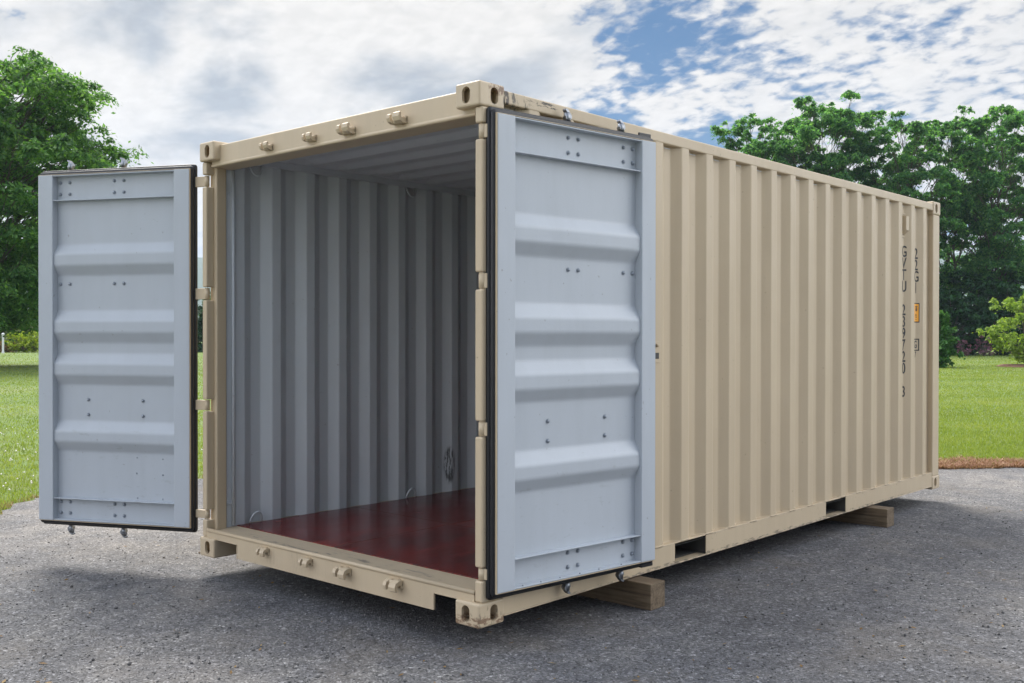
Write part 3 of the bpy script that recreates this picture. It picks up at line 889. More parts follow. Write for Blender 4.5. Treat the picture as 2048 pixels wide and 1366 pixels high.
def make_door(key):
    D = DOORS[key]; s = D['s']
    M = Matrix.Translation((D['P'][0], D['P'][1], 0)) @ Matrix.Rotation(D['th'], 4, 'Z')
    def bx(mb, u0, u1, w0, w1, z0, z1, bev=0.0, mat=0, seg=2):
        y0, y1 = sorted((s * w0, s * w1)); mb.box(u0, u1, y0, y1, z0, z1, bev, mat, seg)
    WEB = -0.050
    prof = [(ZB, WEB)]
    for a, b, c, d in RIDGES: prof += [(a, WEB), (b, -0.013), (c, -0.013), (d, WEB)]
    prof += [(ZT, WEB)]
    prof = rounded(prof, 0.012, 3)
    n = len(prof)
    mb = MB()
    u0, u1 = 0.100, 1.030
    mb.add([(u, s * w, z) for u in (u0, u1) for z, w in prof], [((i, i + 1, n + i + 1, n + i) if s < 0 else (i + 1, i, n + i, n + i + 1)) for i in range(n - 1)], 0)
    mb.add([(u, s * (w - 0.003), z) for u in (u0, u1) for z, w in prof], [((i + 1, i, n + i, n + i + 1) if s < 0 else (i, i + 1, n + i + 1, n + i)) for i in range(n - 1)], 1)
    bx(mb, 0.0, 0.111, -0.0555, 0.0, ZB, ZT, 0.004)
    bx(mb, 1.018, UW, -0.0555, 0.0, ZB, ZT, 0.004)
    # channel flanges of the top and bottom rails
    bx(mb, 0.110, 1.019, -0.052, -0.002, ZT - 0.008, ZT - 0.002, 0.0015)
    bx(mb, 0.110, 1.019, -0.052, -0.008, 2.266, 2.272, 0.002)
    bx(mb, 0.110, 1.019, -0.052, -0.008, 0.308, 0.314, 0.002)
    bx(mb, 0.110, 1.019, -0.052, -0.004, ZB + 0.002, ZB + 0.009, 0.0015)
    # beige outer edges
    bx(mb, -0.004, -0.0005, -0.058, -0.002, ZB - 0.003, ZT + 0.003, 0.001, 1)
    bx(mb, UW + 0.0005, UW + 0.003, -0.058, -0.006, ZB - 0.003, ZT + 0.003, 0.001, 1)
    bx(mb, -0.003, UW + 0.002, -0.058, -0.003, ZT + 0.0005, ZT + 0.0035, 0.001, 1)
    bx(mb, -0.003, UW + 0.002, -0.058, -0.003, ZB - 0.0035, ZB - 0.0005, 0.001, 1)
    bx(mb, 0.0, 0.111, -0.060, -0.0565, ZB, ZT, 0.001, 1)
    bx(mb, 1.018, UW, -0.060, -0.0565, ZB, ZT, 0.001, 1)
    # fix the sheet orientation only for boxes: recalc would flip the open sheets
    door = mb.build('door', [DOORP, BEIGE], cont, recalc=False)
    door.matrix_local = M
    tag(door, 'door swung back against the ribbed side wall' if key == 'right' else 'door swung out over the sunlit asphalt beside the lawn')
    # rubber seal: three rings round the door edge, a bright retaining strip between the lips
    mb = MB()
    def ring(w0, w1, out_h, out_t, out_f, mat, rad):
        def rr(o, inset):
            h_, t_, f_2 = (o[0] - inset, o[1] - inset, o[2] - inset)
            x0, x1, z0, z1 = -h_, UW + f_2, ZB - t_, ZT + t_
            p = []
            r = rad
            for (cx, cz, a0) in ((x1 - r, z1 - r, 0), (x0 + r, z1 - r, 90), (x0 + r, z0 + r, 180), (x1 - r, z0 + r, 270)):
                for k in range(6):
                    a = R(a0 + 90 * k / 5); p.append((cx + r * math.cos(a), cz + r * math.sin(a)))
            return p
        outer = (out_h, out_t, out_f)
        wm = (w0 + w1) / 2
        loops = [(rr((0.001, 0.001, 0.001), 0), w0), (rr(outer, 0.004), w0), (rr(outer, 0), w0 + (w1 - w0) * 0.3), (rr(outer, 0), w0 + (w1 - w0) * 0.7), (rr(outer, 0.004), w1), (rr((0.001, 0.001, 0.001), 0), w1)]
        n = len(loops[0][0])
        vs = [(x, s * w, z) for lp, w in loops for x, z in lp]
        fs = []
        for i in range(len(loops) - 1):
            for k in range(n):
                fs.append((i * n + k, i * n + (k + 1) % n, (i + 1) * n + (k + 1) % n, (i + 1) * n + k))
        mb.add(vs, fs, mat, True)
    ring(-0.014, -0.033, 0.017, 0.022, 0.003, 0, 0.020)
    ring(-0.0325, -0.0375, 0.0125, 0.016, 0.002, 1, 0.016)
    ring(-0.037, -0.062, 0.026, 0.036, 0.005, 0, 0.020)
    # torn flap of rubber at the free upper and lower corners
    if key == 'right':
        bx(mb, UW - 0.085, UW + 0.012, -0.056, -0.046, ZT + 0.020, ZT + 0.052, 0.003)
        bx(mb, UW - 0.090, UW + 0.004, -0.056, -0.020, ZB - 0.036, ZB - 0.016, 0.004)
    g = mb.build('door_gasket', [RUBBER, RETAINER], door, recalc=True)
    # bolts
    bm_ = bolt_mesh(s)
    spots = [(u, z) for u in (0.511, 0.583, 0.922, 0.993) for z in (2.390, 2.314, 1.721, 0.284, 0.210)]
    spots += [(0.370, 0.960), (0.781, 0.961), (0.370, 0.861), (0.781, 0.863)]
    small = []
    if key == 'left':
        small = [(0.415, 0.592), (0.225, 0.588), (0.418, 0.490), (0.225, 0.485), (0.412, 0.330), (0.225, 0.330)]
    else:
        small = [(u, 0.176) for u in (0.17, 0.29, 0.42, 0.56, 0.70, 0.87)]
    for (u, z) in spots:
        o = bpy.data.objects.new('bolt', bm_); link(o, door); o.location = (u, s * -0.0505, z)
    for (u, z) in small:
        o = bpy.data.objects.new('rivet', bm_); link(o, door); o.location = (u, s * (-0.0505 if key == 'left' else -0.012), z); o.scale = (0.45, 0.45, 0.45)
    # locking bars outside, each with a hooked cam above and below the door
    for u in (0.541, 0.945):
        mb = MB()
        yb = s * -0.090
        mb.tube([(u, yb, 0.110), (u, yb, 2.492)], 0.017, 10, 0)
        for z in (0.45, 1.02, 1.60, 2.15):
            bx(mb, u - 0.05, u + 0.05, -0.112, -0.060, z - 0.03, z + 0.03, 0.008, 1)
        for (zz, q) in ((2.508, 1), (0.096, -1)):
            # the cam: a hub with a curved claw
            mb.tube([(u, yb, zz - q * 0.030), (u, yb, zz + q * 0.020)], [0.020, 0.017], 10, 0)
            claw = [(-0.016, -0.018), (0.018, -0.014), (0.028, 0.004), (0.022, 0.018), (0.012, 0.028), (-0.004, 0.046), (-0.020, 0.050), (-0.022, 0.040), (-0.010, 0.030), (-0.008, 0.010), (-0.022, 0.004)]
            sg = 1 if key == 'right' else -1
            if q < 0: sg = -sg
            mb.prism([(u + sg * a * 0.85, zz + q * (b * 0.85 - 0.005)) for a, b in claw], 'y', yb - 0.013, yb + 0.013, 0)
        mb.build('locking_bar', [ZINC, BEIGE], door)
    return door
right_door = make_door('right')
left_door = make_door('left')

# hinges: blade from the door edge to a knuckle in the post slot
for key in ('right', 'left'):
    D = DOORS[key]
    c, sn = math.cos(D['th']), math.sin(D['th'])
    nrm = Vector((-sn, c)) * D['s']
    e = Vector(D['P']) + nrm * (-0.046) + Vector((c, sn)) * (-0.022)
    pin = Vector((0.017, 0.046)) if key == 'left' else Vector((W - 0.022, 0.046))
    for (z0, z1) in SLOTS:
        mb = MB()
        d = (pin - e); ln = d.length; d.normalize()
        M = Matrix.Translation((e.x, e.y, 0)) @ Matrix.Rotation(math.atan2(d.y, d.x), 4, 'Z')
        mb.box(0.0, ln, -0.009, 0.009, z0 + 0.006, z1 - 0.006, 0.003, 0, 2, M)
        mb.tube([(pin.x, pin.y, z0 + 0.005), (pin.x, pin.y, z1 - 0.005)], 0.0150 if key == 'left' else 0.0195, 12, 0, True, True)
        mb.build('hinge', BEIGE, cont)

# --- lettering on the right wall, laid over the corrugation
def wall_text(name, body, size, y_left, z_top, spacing, mat, vertical=True, sx=1.0):
    """letters stacked downwards; returns a mesh following the corrugated sheet"""
    vs_all = []; fs_all = []
    z = z_top
    for ch in body:
        if ch != ' ':
            cu = bpy.data.curves.new('t', 'FONT'); cu.body = ch; cu.size = size; cu.offset = 0.0012
            o = bpy.data.objects.new('t', cu); C.objects.link(o)
            dg = bpy.context.evaluated_depsgraph_get()
            me = bpy.data.meshes.new_from_object(o.evaluated_get(dg))
            b = bmesh.new(); b.from_mesh(me)
            for k in range(10):
                cut = 0.004 + k * 0.011
                bmesh.ops.bisect_plane(b, geom=list(b.verts) + list(b.edges) + list(b.faces), plane_co=(cut, 0, 0), plane_no=(1, 0, 0))
            b.verts.ensure_lookup_table(); b.verts.index_update()
            base = len(vs_all)
            xs_ = [v.co.x for v in b.verts]; ys_ = [v.co.y for v in b.verts]
            mx = (min(xs_) + max(xs_)) / 2
            for v in b.verts:
                yy = y_left + (v.co.x - mx) * sx
                zz = z - size * 0.70 + v.co.y
                vs_all.append((W - 0.008 - wall_depth(yy) + 0.0016, yy, zz))
            fs_all += [tuple(base + v.index for v in f.verts) for f in b.faces]
            b.free(); bpy.data.objects.remove(o); bpy.data.curves.remove(cu); bpy.data.meshes.remove(me)
        z -= spacing
    mb = MB(); mb.add(vs_all, fs_all)
    return mb.build(name, mat, cont)
for k, part_ in ((0, 'GVTU'), (5, '239720'), (12, '3')):
    wall_text('container_number', part_, 0.134, 5.311, 2.157 - 0.1003 * k, 0.1003, LETTER, sx=0.66)
wall_text('type_code', '22G1', 0.134, 5.589, 2.154, 0.1003, LETTER, sx=0.66)

def wall_patch(y0, y1, z0, z1, off, mat_i, mb, n=14):
    ys = np.linspace(y0, y1, n)
    vs = [(W - 0.008 - wall_depth(y) + off, y, z) for z in (z0, z1) for y in ys]
    mb.add(vs, [(i, i + 1, n + i + 1, n + i) for i in range(n - 1)], mat_i)
mb = MB()
ya, yb_ = 5.514, 5.626
wall_patch(ya, yb_, 1.500, 1.672, 0.0016, 1, mb)
wall_patch(ya + 0.004, yb_ - 0.009, 1.509, 1.663, 0.0026, 0, mb)
# pictogram and small print on the sticker
for (a0, a1, b0, b1) in ((0.020, 0.060, 1.600, 1.606), (0.020, 0.060, 1.614, 1.619), (0.024, 0.034, 1.606, 1.640), (0.046, 0.056, 1.606, 1.640), (0.018, 0.062, 1.640, 1.646),
                         (0.024, 0.030, 1.535, 1.580), (0.030, 0.052, 1.562, 1.570), (0.036, 0.056, 1.545, 1.551), (0.020, 0.050, 1.524, 1.528)):
    wall_patch(ya + 0.046 + a0 * 0.75, ya + 0.046 + a1 * 0.75, b0, b1, 0.0034, 1, mb, 5)
mb.build('warning_sticker', [ORANGE, LETTER], cont, recalc=False)
mb = MB()
y0, y1, z0, z1 = 5.518, 5.624, 1.252, 1.358
wall_patch(y0, y1, z0, z0 + 0.009, 0.0018, 0, mb); wall_patch(y0, y1, z1 - 0.009, z1, 0.0018, 0, mb)
wall_patch(y0, y0 + 0.008, z0 + 0.009, z1 - 0.009, 0.0018, 0, mb, 3); wall_patch(y1 - 0.009, y1, z0 + 0.009, z1 - 0.009, 0.0018, 0, mb, 3)
mb.build('marking_frame', LETTER, cont, recalc=False)
wall_text('marking_letters', 'G', 0.094, 5.580, 1.341, 0.1, LETTER, sx=0.70)
wall_text('marking_letters', '7', 0.070, 5.584, 1.245, 0.1, LETTER, sx=0.70)

# ------------------------------------------------------------------ timber bearers
def beam(y0, label):
    mb = MB()
    mb.box(-1.385, 1.385, -0.07, 0.07, 0.0, 0.144, 0.004)
    o = mb.build('timber_beam', TIMBER)
    o.location = (1.207, y0 + 0.07, 0.004)
    return tag(o, label, 'timber beam', 'square timbers carrying the container')
beam(1.200, 'weathered square timber under the container next to the open right door')
beam(4.470, 'weathered square timber under the container by the far forklift pocket')

# ------------------------------------------------------------------ trees
def leaf_quads(cent, nrm, along, ln, wd):
    """diamond leaves: arrays of centres, normals and directions"""
    side = np.cross(nrm, along); side /= np.linalg.norm(side, axis=1, keepdims=True) + 1e-9
    n = len(cent)
    v = np.empty((n, 4, 3), np.float32)
    v[:, 0] = cent - along * ln[:, None] * 0.5
    v[:, 1] = cent + side * wd[:, None] * 0.5 - nrm * (wd[:, None] * 0.12)
    v[:, 2] = cent + along * ln[:, None] * 0.5 - nrm * (ln[:, None] * 0.15)
    v[:, 3] = cent - side * wd[:, None] * 0.5 - nrm * (wd[:, None] * 0.12)
    return v.reshape(-1, 3), np.arange(n * 4).reshape(n, 4)

def pads_to_leaves(g, pads, leaf, per_area, droop=0.35, flat=1.0):
    """pads: list of (centre, rx, rz). leaves scattered through each flattened clump"""
    cs, ns, al, ls, ws = [], [], [], [], []
    for (c, rx, rz) in pads:
        n = int(per_area * rx * rx)
        if n < 4: continue
        # several tufts inside every clump, so its outline stays ragged and feathery
        K = max(3, int(g.integers(5, 10)))
        ta = g.uniform(0, 2 * np.pi, K); tq = np.sqrt(g.uniform(0.05, 1, K))
        tx = rx * tq * np.cos(ta); ty = rx * tq * np.sin(ta)
        tz = rz * g.uniform(-0.5, 1.0, K) - droop * rx * tq ** 2 * 0.7
        wgt = g.uniform(0.4, 1.3, K); wgt /= wgt.sum()
        which = g.choice(K, n, p=wgt)
        sg = rx * g.uniform(0.16, 0.28, K)[which]
        gx = g.normal(0, 1, n); gy = g.normal(0, 1, n)
        x = tx[which] + sg * gx; y = ty[which] + sg * gy
        z = tz[which] + sg * g.normal(0, 0.42, n) - sg * 0.22 * (gx ** 2 + gy ** 2)
        a = np.arctan2(gy, gx)
        p = np.stack([x, y, z], 1) + np.array(c)
        out_ = np.stack([np.cos(a), np.sin(a), np.full(n, -0.35)], 1)
        al_ = out_ + g.normal(0, 0.55, (n, 3)); al_ /= np.linalg.norm(al_, axis=1, keepdims=True)
        nm = np.stack([gx * 0.35, gy * 0.35, np.full(n, flat)], 1) + g.normal(0, 0.42, (n, 3)); nm /= np.linalg.norm(nm, axis=1, keepdims=True)
        cs.append(p); ns.append(nm); al.append(al_)
        s = g.uniform(0.65, 1.35, n) * leaf
        ls.append(s * 1.5); ws.append(s * 0.75)
    return leaf_quads(np.concatenate(cs), np.concatenate(ns), np.concatenate(al), np.concatenate(ls), np.concatenate(ws))

def branch(mb, p0, p1, r0, r1, g, n=6, sag=0.0, wob=0.05):
    p0 = np.array(p0, float); p1 = np.array(p1, float)
    ln = np.linalg.norm(p1 - p0)
    pts = []
    off = g.normal(0, wob * ln, (n + 1, 3)); off[0] = 0; off[-1] = 0
    for i in range(n + 1):
        t = i / n
        q = p0 * (1 - t) + p1 * t + off[i] * 0.6 + np.array([0, 0, sag * ln * math.sin(math.pi * t)])
        pts.append(tuple(q))
    mb.tube(pts, [r0 * (1 - i / n) + r1 * i / n for i in range(n + 1)], 7, 0, False)
    return pts

def tree(seed, loc, height, radius, base, label, mat=None, leaf=0.2, pads_n=60, per_area=420, trunk_r=0.22, group=None, cat='tree', name='tree', profile=None, pad_r=(0.20, 0.34), lean=(0, 0), density_low=1.0, trunks=1):
    g = np.random.default_rng(seed)
    root = empty(name, loc, label, cat, group)
    mbt = MB()
    pads = []
    if profile is None:
        profile = lambda t: (0.35 + 0.95 * math.sin(math.pi * min(1, 0.12 + 0.80 * t))) * (1.0 if t < 0.85 else 1.0 - 1.4 * (t - 0.85))
    tops = []
    for k in range(trunks):
        bx_, by_ = (g.normal(0, radius * 0.18, 2) if trunks > 1 else (0, 0))
        tip = np.array([bx_ * 2.2 + lean[0] * height, by_ * 2.2 + lean[1] * height, height * (0.80 if k == 0 else g.uniform(0.7, 0.88))])
        pts = branch(mbt, (bx_, by_, -0.05), tip, trunk_r * (1 if k == 0 else 0.75), trunk_r * 0.12, g, 10, 0, 0.018)
        tops.append(np.array(pts))
    for i in range(pads_n):
        t = (i + g.uniform(0, 1)) / pads_n
        if t < 0.35 and g.uniform() > density_low: continue
        z = base + (height - base) * t
        rr = radius * profile(t)
        a = i * 2.39996 + g.normal(0, 0.5)
        q = math.sqrt(g.uniform(0.06, 1.0))
        tr = tops[i % len(tops)]
        ti = min(len(tr) - 1, int(len(tr) * max(0.1, (z - radius * 0.35) / height)))
        hub = tr[ti]
        c = np.array([hub[0] * 0.6 + rr * q * math.cos(a), hub[1] * 0.6 + rr * q * math.sin(a), z + g.normal(0, 0.02 * height)])
        pr = radius * g.uniform(*pad_r) * (1.1 - 0.35 * t)
        pads.append((c, pr, pr * g.uniform(0.38, 0.60)))
        if q > 0.25:
            branch(mbt, hub, c - np.array([0, 0, 0.1 * pr]), trunk_r * 0.30 * (1.1 - t), trunk_r * 0.05, g, 5, 0.05, 0.05)
            # twig fork
            for kk in range(2):
                d = g.normal(0, 1, 3); d[2] = abs(d[2]) * 0.3; d /= np.linalg.norm(d)
                m_ = hub + (c - hub) * 0.65
                branch(mbt, m_, c + d * pr * 0.7, trunk_r * 0.09, trunk_r * 0.03, g, 3, 0.03, 0.05)
    mbt.build('trunk', BARK, root, recalc=False)
    v, f = pads_to_leaves(g, pads, leaf, per_area)
    np_mesh('crown', v, f, mat or LEAF_LOCUST, root)
    return root

# the broad tree behind the left door
p = at(-80, 46)
tree(11, p, 14.2, 6.1, 2.3, 'broad leafy tree rising behind the open left door', LEAF_ASH, leaf=0.135, pads_n=270, per_area=640, trunk_r=0.34,
     profile=lambda t: 0.72 + 0.38 * math.sin(math.pi * min(1, 0.15 + t * 0.75)) if t < 0.7 else 1.06 * math.sqrt(max(0.02, 1 - ((t - 0.7) / 0.34) ** 2)), pad_r=(0.14, 0.27), trunks=1, name='broadleaf_tree')

# the row of tall trees beyond the lawn on the right
row = [(1500, 80, 17.9, 3.4, 'tall feathery tree at the left end of the tree row beyond the container'),
       (1566, 84, 18.6, 3.2, 'tall tree second in the row, just left of the highest crown'),
       (1640, 80, 19.8, 3.8, 'tallest tree of the row, its rounded crown above the container roof edge'),
       (1738, 82, 19.6, 3.6, 'tall rounded tree just right of the highest crown in the row'),
       (1815, 79, 18.0, 3.3, 'lower tree in the dip of the row above the container far corner'),
       (1908, 81, 18.8, 3.3, 'tall layered tree straight behind the small cone shaped evergreen'),
       (1962, 86, 19.0, 3.1, 'slim tree between two taller layered crowns behind the purple bushes'),
       (2020, 80, 19.0, 3.7, 'tall layered tree above the lime green small tree at the right edge')]
for i, (px, d, hh, rad, lab) in enumerate(row):
    tree(40 + i, at(px, d), hh, rad * 0.96, 5.6, lab, LEAF_LOCUST, leaf=0.165, pads_n=108, per_area=800, trunk_r=0.24, group='row of tall trees beyond the lawn', trunks=2 if i % 2 else 1, name='locust_tree',
         density_low=0.6, pad_r=(0.19, 0.34))
tree(61, at(2125, 82), 17.0, 3.6, 4.5, 'tall tree at the far right end of the row, cut by the picture edge', LEAF_LOCUST, leaf=0.27, pads_n=60, per_area=230, trunk_r=0.24, group='row of tall trees beyond the lawn', name='locust_tree')

def shrub(seed, loc, height, radius, label, mat, leaf, pads_n, per_area, name='shrub', cat='shrub', group=None, blossom=False, cone=False, rx=1.0):
    g = np.random.default_rng(seed)
    root = empty(name, loc, label, cat, group)
    mbt = MB(); pads = []
    for i in range(pads_n):
        t = (i + g.uniform(0, 1)) / pads_n
        if cone:
            rr = radius * (1.0 - 0.86 * t) * (0.6 + 0.4 * min(1, t * 6))
        else:
            rr = radius * math.sqrt(max(0.05, 1 - (t * 1.02 - 0.25) ** 2 * 1.5))
        a = i * 2.39996 + g.normal(0, 0.4)
        q = math.sqrt(g.uniform(0.2, 1))
        c = np.array([rr * q * math.cos(a), rr * q * math.sin(a), height * (0.08 + 0.86 * t)])
        pr = radius * g.uniform(0.24, 0.42) * (1.0 - (0.45 * t if cone else 0.2 * t))
        pads.append((c, pr, pr * 0.55))
        branch(mbt, (0, 0, 0.0 if not cone else max(0, c[2] - 0.2 * radius)), c, 0.022 * height * 0.3 + 0.01, 0.006, g, 4, 0.0, 0.05)
    if cone: branch(mbt, (0, 0, 0), (0, 0, height * 0.95), 0.06, 0.012, g, 5, 0, 0.005)
    mbt.build('stems', BARK, root, recalc=False)
    v, f = pads_to_leaves(g, pads, leaf, per_area)
    np_mesh('foliage', v, f, mat, root)
    return root

# dark undergrowth at the foot of the row
for i, (px, d, hh, rad, lab) in enumerate((
        (1895, 77, 5.2, 2.6, 'dark dense bush at the foot of the tree row behind the evergreen'),
        (1945, 78, 6.6, 2.8, 'tall dark bush behind the two mauve flowering shrubs'),
        (1998, 77, 5.8, 2.7, 'dark bush at the foot of the row left of the lime green tree'),
        (2050, 78, 6.6, 2.8, 'dark bush behind the lime green tree at the right edge'),
        (1835, 78, 5.6, 2.8, 'dark bush mostly behind the far corner of the container'),
        (2105, 77, 5.6, 2.8, 'dark bush beyond the right edge of the picture'))):
    shrub(80 + i, at(px, d), hh, rad, lab, LEAF_DARK, 0.26, 34, 210, group='dark bushes under the tree row')
shrub(95, at(1925, 73.0), 1.3, 0.55, 'mauve flowering shrub nearer the evergreen at the lawn edge', PURPLE, 0.14, 14, 700, 'flowering_shrub', group='mauve flowering shrubs')
shrub(96, at(1968, 73.5), 1.6, 0.62, 'larger mauve flowering shrub in the middle of the far lawn edge', PURPLE, 0.14, 16, 700, 'flowering_shrub', group='mauve flowering shrubs')
shrub(97, at(2030, 73.5), 1.1, 0.5, 'mauve flowering shrub partly behind the lime green tree', PURPLE, 0.14, 12, 700, 'flowering_shrub', group='mauve flowering shrubs')
shrub(98, at(1880, 47.5), 2.75, 1.02, 'small cone shaped evergreen beside the far corner of the container', LEAF_FIR, 0.13, 46, 1500, 'evergreen_tree', 'evergreen', cone=True)
# lime green small tree over a mulch bed
q = at(2062, 49)
tree(70, q, 3.75, 1.75, 0.55, 'small lime green tree on a mulch bed at the right edge', LEAF_LIME, leaf=0.12, pads_n=46, per_area=1100, trunk_r=0.07, trunks=3, name='lime_green_tree', pad_r=(0.20, 0.34))
mb = MB()
nb = 40
ringp = [(q.x + 1.6 * (1 + 0.1 * math.sin(5 * a)) * math.cos(a), q.y + 1.6 * (1 + 0.1 * math.sin(3 * a)) * math.sin(a)) for a in [2 * math.pi * k / nb for k in range(nb)]]
mb.add([(x, y, 0.005) for x, y in ringp] + [(q.x + (x - q.x) * 0.8, q.y + (y - q.y) * 0.8, 0.09) for x, y in ringp] + [(q.x, q.y, 0.13)],
       [(i, (i + 1) % nb, nb + (i + 1) % nb, nb + i) for i in range(nb)] + [(nb + i, nb + (i + 1) % nb, 2 * nb) for i in range(nb)])
tag(mb.build('mulch_bed', MULCH), kind='structure')

# far left: pale trees, yellow-green bush, hedge seen past the doors
for i, (px, d, hh, rad, mat, leaf, lab) in enumerate((
        (4, 92, 4.4, 2.4, LEAF_OLIVE, 0.22, 'pale olive bush at the left picture edge behind the white post'),
        (58, 96, 4.0, 2.4, LEAF_OLIVE, 0.22, 'pale olive bush just left of the open left door'),
        (112, 94, 4.6, 2.6, LEAF_OLIVE, 0.22, 'pale olive bush hidden behind the open left door'),
        (50, 84, 1.8, 1.35, LEAF_YELLOW, 0.16, 'low yellow green bush at the far end of the left lawn'),
        (392, 88, 5.2, 2.6, LEAF_DARK, 0.24, 'dark green bush seen through the gap between left door and post'),
        (470, 88, 6.0, 3.0, LEAF_DARK, 0.24, 'dark green bush hidden behind the container near the left door'),
        (300, 90, 5.0, 3.0, LEAF_DARK, 0.24, 'dark green bush hidden behind the middle of the left door'),
        (6, 84, 0.9, 1.3, LITTER, 0.14, 'low rusty brown bush beside the yellow green bush'))):
    shrub(120 + i, at(px, d), hh, rad, lab, mat, leaf, 30, 260 if hh > 3 else 500)
for i, (px, hh) in enumerate(((-60, 5.0), (-130, 5.5))):
    shrub(140 + i, at(px, 93), hh, 2.7, ('pale olive bush just outside the left picture edge', 'pale olive bush well outside the left picture edge')[i], LEAF_OLIVE, 0.22, 30, 240)
# white post by the bushes
mb = MB()
q = at(6, 80)
mb.box(-0.07, 0.07, -0.07, 0.07, 0, 1.55, 0.01); mb.box(-0.11, 0.11, -0.11, 0.11, 1.55, 1.60, 0.008)
mb.add([(-0.10, -0.10, 1.60), (0.10, -0.10, 1.60), (0.10, 0.10, 1.60), (-0.10, 0.10, 1.60), (0, 0, 1.72)], [(0, 1, 4), (1, 2, 4), (2, 3, 4), (3, 0, 4)])
mb.box(-0.09, 0.09, -0.09, 0.09, 0, 0.14, 0.01)
wp = mb.build('white_post', PALE); wp.location = q; wp.scale = (0.9, 0.9, 0.95)
tag(wp, 'weathered white post with pointed cap beside the far bushes on the left', 'post')

# ------------------------------------------------------------------ grass, clover, dry edge, gravel
def scatter(n, px0, px1, d0, d1, g):
    px = g.uniform(px0, px1, n)
    d = 1.0 / g.uniform(1 / d1, 1 / d0, n)      # even in the picture's height
    k = (px - 1024) / FPX * d
    return np.stack([CAM.x + h.x * d + r_.x * k, CAM.y + h.y * d + r_.y * k], 1), d

def blades(P2, d, g, hmin, hmax, wk, z0=0.0, lean=0.5):
    n = len(P2)
    a = g.uniform(0, 2 * np.pi, n)
    hh = g.uniform(hmin, hmax, n) * (1 + d * 0.004)
    w = np.maximum(0.004, wk * d) * g.uniform(0.7, 1.3, n)
    dx = np.cos(a); dy = np.sin(a)
    tip = np.stack([-dy, dx], 1) * (hh * g.uniform(0.0, lean, n))[:, None]
    v = np.empty((n, 3, 3), np.float32)
    v[:, 0, 0] = P2[:, 0] - dx * w / 2; v[:, 0, 1] = P2[:, 1] - dy * w / 2; v[:, 0, 2] = z0
    v[:, 1, 0] = P2[:, 0] + dx * w / 2; v[:, 1, 1] = P2[:, 1] + dy * w / 2; v[:, 1, 2] = z0
    v[:, 2, 0] = P2[:, 0] + tip[:, 0]; v[:, 2, 1] = P2[:, 1] + tip[:, 1]; v[:, 2, 2] = z0 + hh
    return v.reshape(-1, 3), np.arange(n * 3).reshape(n, 3)

g = np.random.default_rng(5)
def edge_dist(P2):
    """distance to the asphalt edge polyline"""
    best = np.full(len(P2), 1e9)
    pts = EP[3:20]
    for i in range(len(pts) - 1):
        a, b = pts[i], pts[i + 1]
        t = np.clip(((P2 - a) @ (b - a)) / ((b - a) @ (b - a)), 0, 1)
        q = a + t[:, None] * (b - a)
        best = np.minimum(best, np.linalg.norm(P2 - q, axis=1))
    return best
V = []; F = []; base = 0
for (n, a0, a1, d0, d1) in ((90000, -260, 420, 6.0, 30), (26000, -260, 420, 30, 85), (80000, 1840, 2330, 10.5, 34), (34000, 1840, 2330, 34, 78), (20000, 420, 1840, 8, 70)):
    P2, d = scatter(n, a0, a1, d0, d1, g)
    keep = ~inside(P2[:, 0], P2[:, 1], EPD)
    P2, d = P2[keep], d[keep]
    ed = edge_dist(P2)
    right = P2[:, 0] > 0.9
    keep = ~(right & (ed < 0.55) & (g.uniform(0, 1, len(P2)) > ed * 0.9))
    P2, d = P2[keep], d[keep]
    v, f = blades(P2, d, g, 0.016, 0.042, 0.00085, 0.0, 1.1)
    V.append(v); F.append(f + base); base += len(v)
tag(np_mesh('grass', np.concatenate(V), np.concatenate(F), GRASS), kind='stuff')

# dry brown strip along the far edge of the asphalt
P2, d = scatter(110000, 1780, 2400, 11.5, 19, g)
ed = edge_dist(P2)
w = 0.80 + 0.12 * np.sin(P2[:, 0] * 5.1) + 0.07 * np.sin(P2[:, 0] * 13.7)
keep = (~inside(P2[:, 0], P2[:, 1], EPD)) & (ed < w * g.uniform(0.55, 1.0, len(P2)))
v, f = blades(P2[keep], d[keep], g, 0.012, 0.055, 0.0013, 0.0, 3.2)
tag(np_mesh('dry_grass', v, f, STRAW), kind='stuff')
# and a thin one along the left edge
P2, d = scatter(40000, -250, 420, 6, 12, g)
ed = edge_dist(P2)
keep = (~inside(P2[:, 0], P2[:, 1], EPD)) & (ed < 0.16 * g.uniform(0.3, 1.0, len(P2)))
v, f = blades(P2[keep], d[keep], g, 0.015, 0.05, 0.0008, 0.0, 1.6)
tag(np_mesh('dry_grass', v, f, STRAW), kind='stuff')

# white clover heads in the near lawn on the left
P2, d = scatter(900, -260, 420, 7, 17, g)
keep = (~inside(P2[:, 0], P2[:, 1], EPD)) & (edge_dist(P2) > 0.15)
P2 = P2[keep]
vs = []; fs = []
for (x, y) in P2[:260]:
    r = g.uniform(0.008, 0.013); z = g.uniform(0.06, 0.10)
    b = len(vs)
    ring_ = [(x + r * math.cos(t), y + r * math.sin(t), z) for t in [2 * math.pi * k / 6 for k in range(6)]]
    vs += ring_ + [(x, y, z + r), (x, y, z - r * 0.7)]
    for k in range(6):
        fs.append((b + k, b + (k + 1) % 6, b + 6)); fs.append((b + (k + 1) % 6, b + k, b + 7))
tag(np_mesh('clover_flowers', vs, fs, CLOVER), kind='stuff')

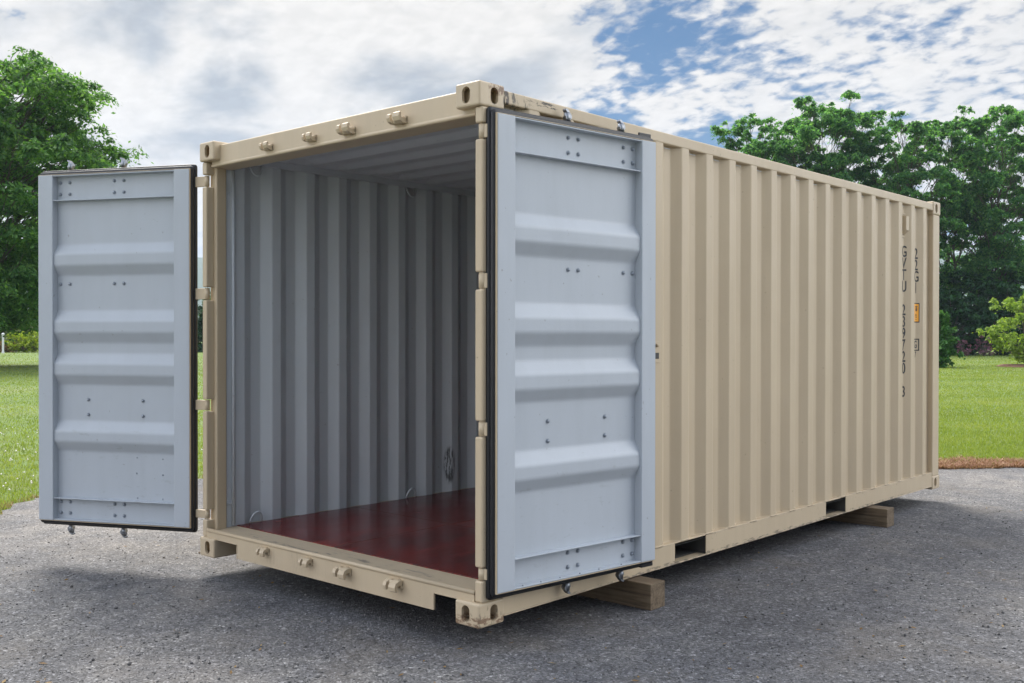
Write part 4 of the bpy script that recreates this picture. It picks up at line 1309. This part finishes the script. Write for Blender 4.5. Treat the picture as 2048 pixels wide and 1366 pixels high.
# loose stones on the asphalt
P2, d = scatter(20000, -200, 2250, 4.2, 13, g)
P2 = P2[inside(P2[:, 0], P2[:, 1], EPD)]
n = len(P2)
sz = np.exp(g.normal(math.log(0.0036), 0.42, n)).clip(0.0018, 0.014)
octv = np.array([(1, 0, 0), (0, 1, 0), (-1, 0, 0), (0, -1, 0), (0, 0, 0.75), (0, 0, -0.4)], np.float32)
octf = np.array([(0, 1, 4), (1, 2, 4), (2, 3, 4), (3, 0, 4), (1, 0, 5), (2, 1, 5), (3, 2, 5), (0, 3, 5)])
v = octv[None] * sz[:, None, None] * g.uniform(0.6, 1.3, (n, 6, 1))
a = g.uniform(0, 2 * np.pi, n); ca, sa = np.cos(a)[:, None], np.sin(a)[:, None]
vx = v[:, :, 0] * ca - v[:, :, 1] * sa; vy = v[:, :, 0] * sa + v[:, :, 1] * ca
v = np.stack([vx + P2[:, 0:1], vy + P2[:, 1:2], v[:, :, 2] + 0.004 + sz[:, None] * 0.3], 2).reshape(-1, 3)
f = (octf[None] + np.arange(n)[:, None, None] * 6).reshape(-1, 3)
tag(np_mesh('loose_gravel', v, f, STONE), kind='stuff')
# scraps of dry leaves and weeds
P2, d = scatter(260, -100, 2150, 4.3, 11, g)
P2 = P2[inside(P2[:, 0], P2[:, 1], EPD)]
n = len(P2)
nm = np.tile((0, 0, 1.0), (n, 1)) + g.normal(0, 0.3, (n, 3)); nm /= np.linalg.norm(nm, axis=1, keepdims=True)
al = np.stack([np.cos(g.uniform(0, 6, n)), np.sin(g.uniform(0, 6, n)), np.zeros(n)], 1)
s_ = g.uniform(0.008, 0.024, n)
v, f = leaf_quads(np.stack([P2[:, 0], P2[:, 1], np.full(n, 0.012)], 1), nm, al, s_ * 1.6, s_ * 0.7)
tag(np_mesh('leaf_litter', v, f, LITTER), kind='stuff')

# ------------------------------------------------------------------ haze over the valley
USE_HAZE = True
if USE_HAZE:
    m = bpy.data.materials.new('pale_haze'); m.use_nodes = True
    t = m.node_tree; t.nodes.clear()
    o = t.nodes.new('ShaderNodeOutputMaterial'); vol = t.nodes.new('ShaderNodeVolumePrincipled')
    vol.inputs['Color'].default_value = (0.66, 0.80, 1.0, 1); vol.inputs['Density'].default_value = 0.00022; vol.inputs['Anisotropy'].default_value = 0.1
    t.links.new(vol.outputs[0], o.inputs['Volume'])
    mb = MB(); mb.box(-4400, 4400, -4400, 4400, -1.0, 300)
    tag(mb.build('haze', m), kind='stuff')
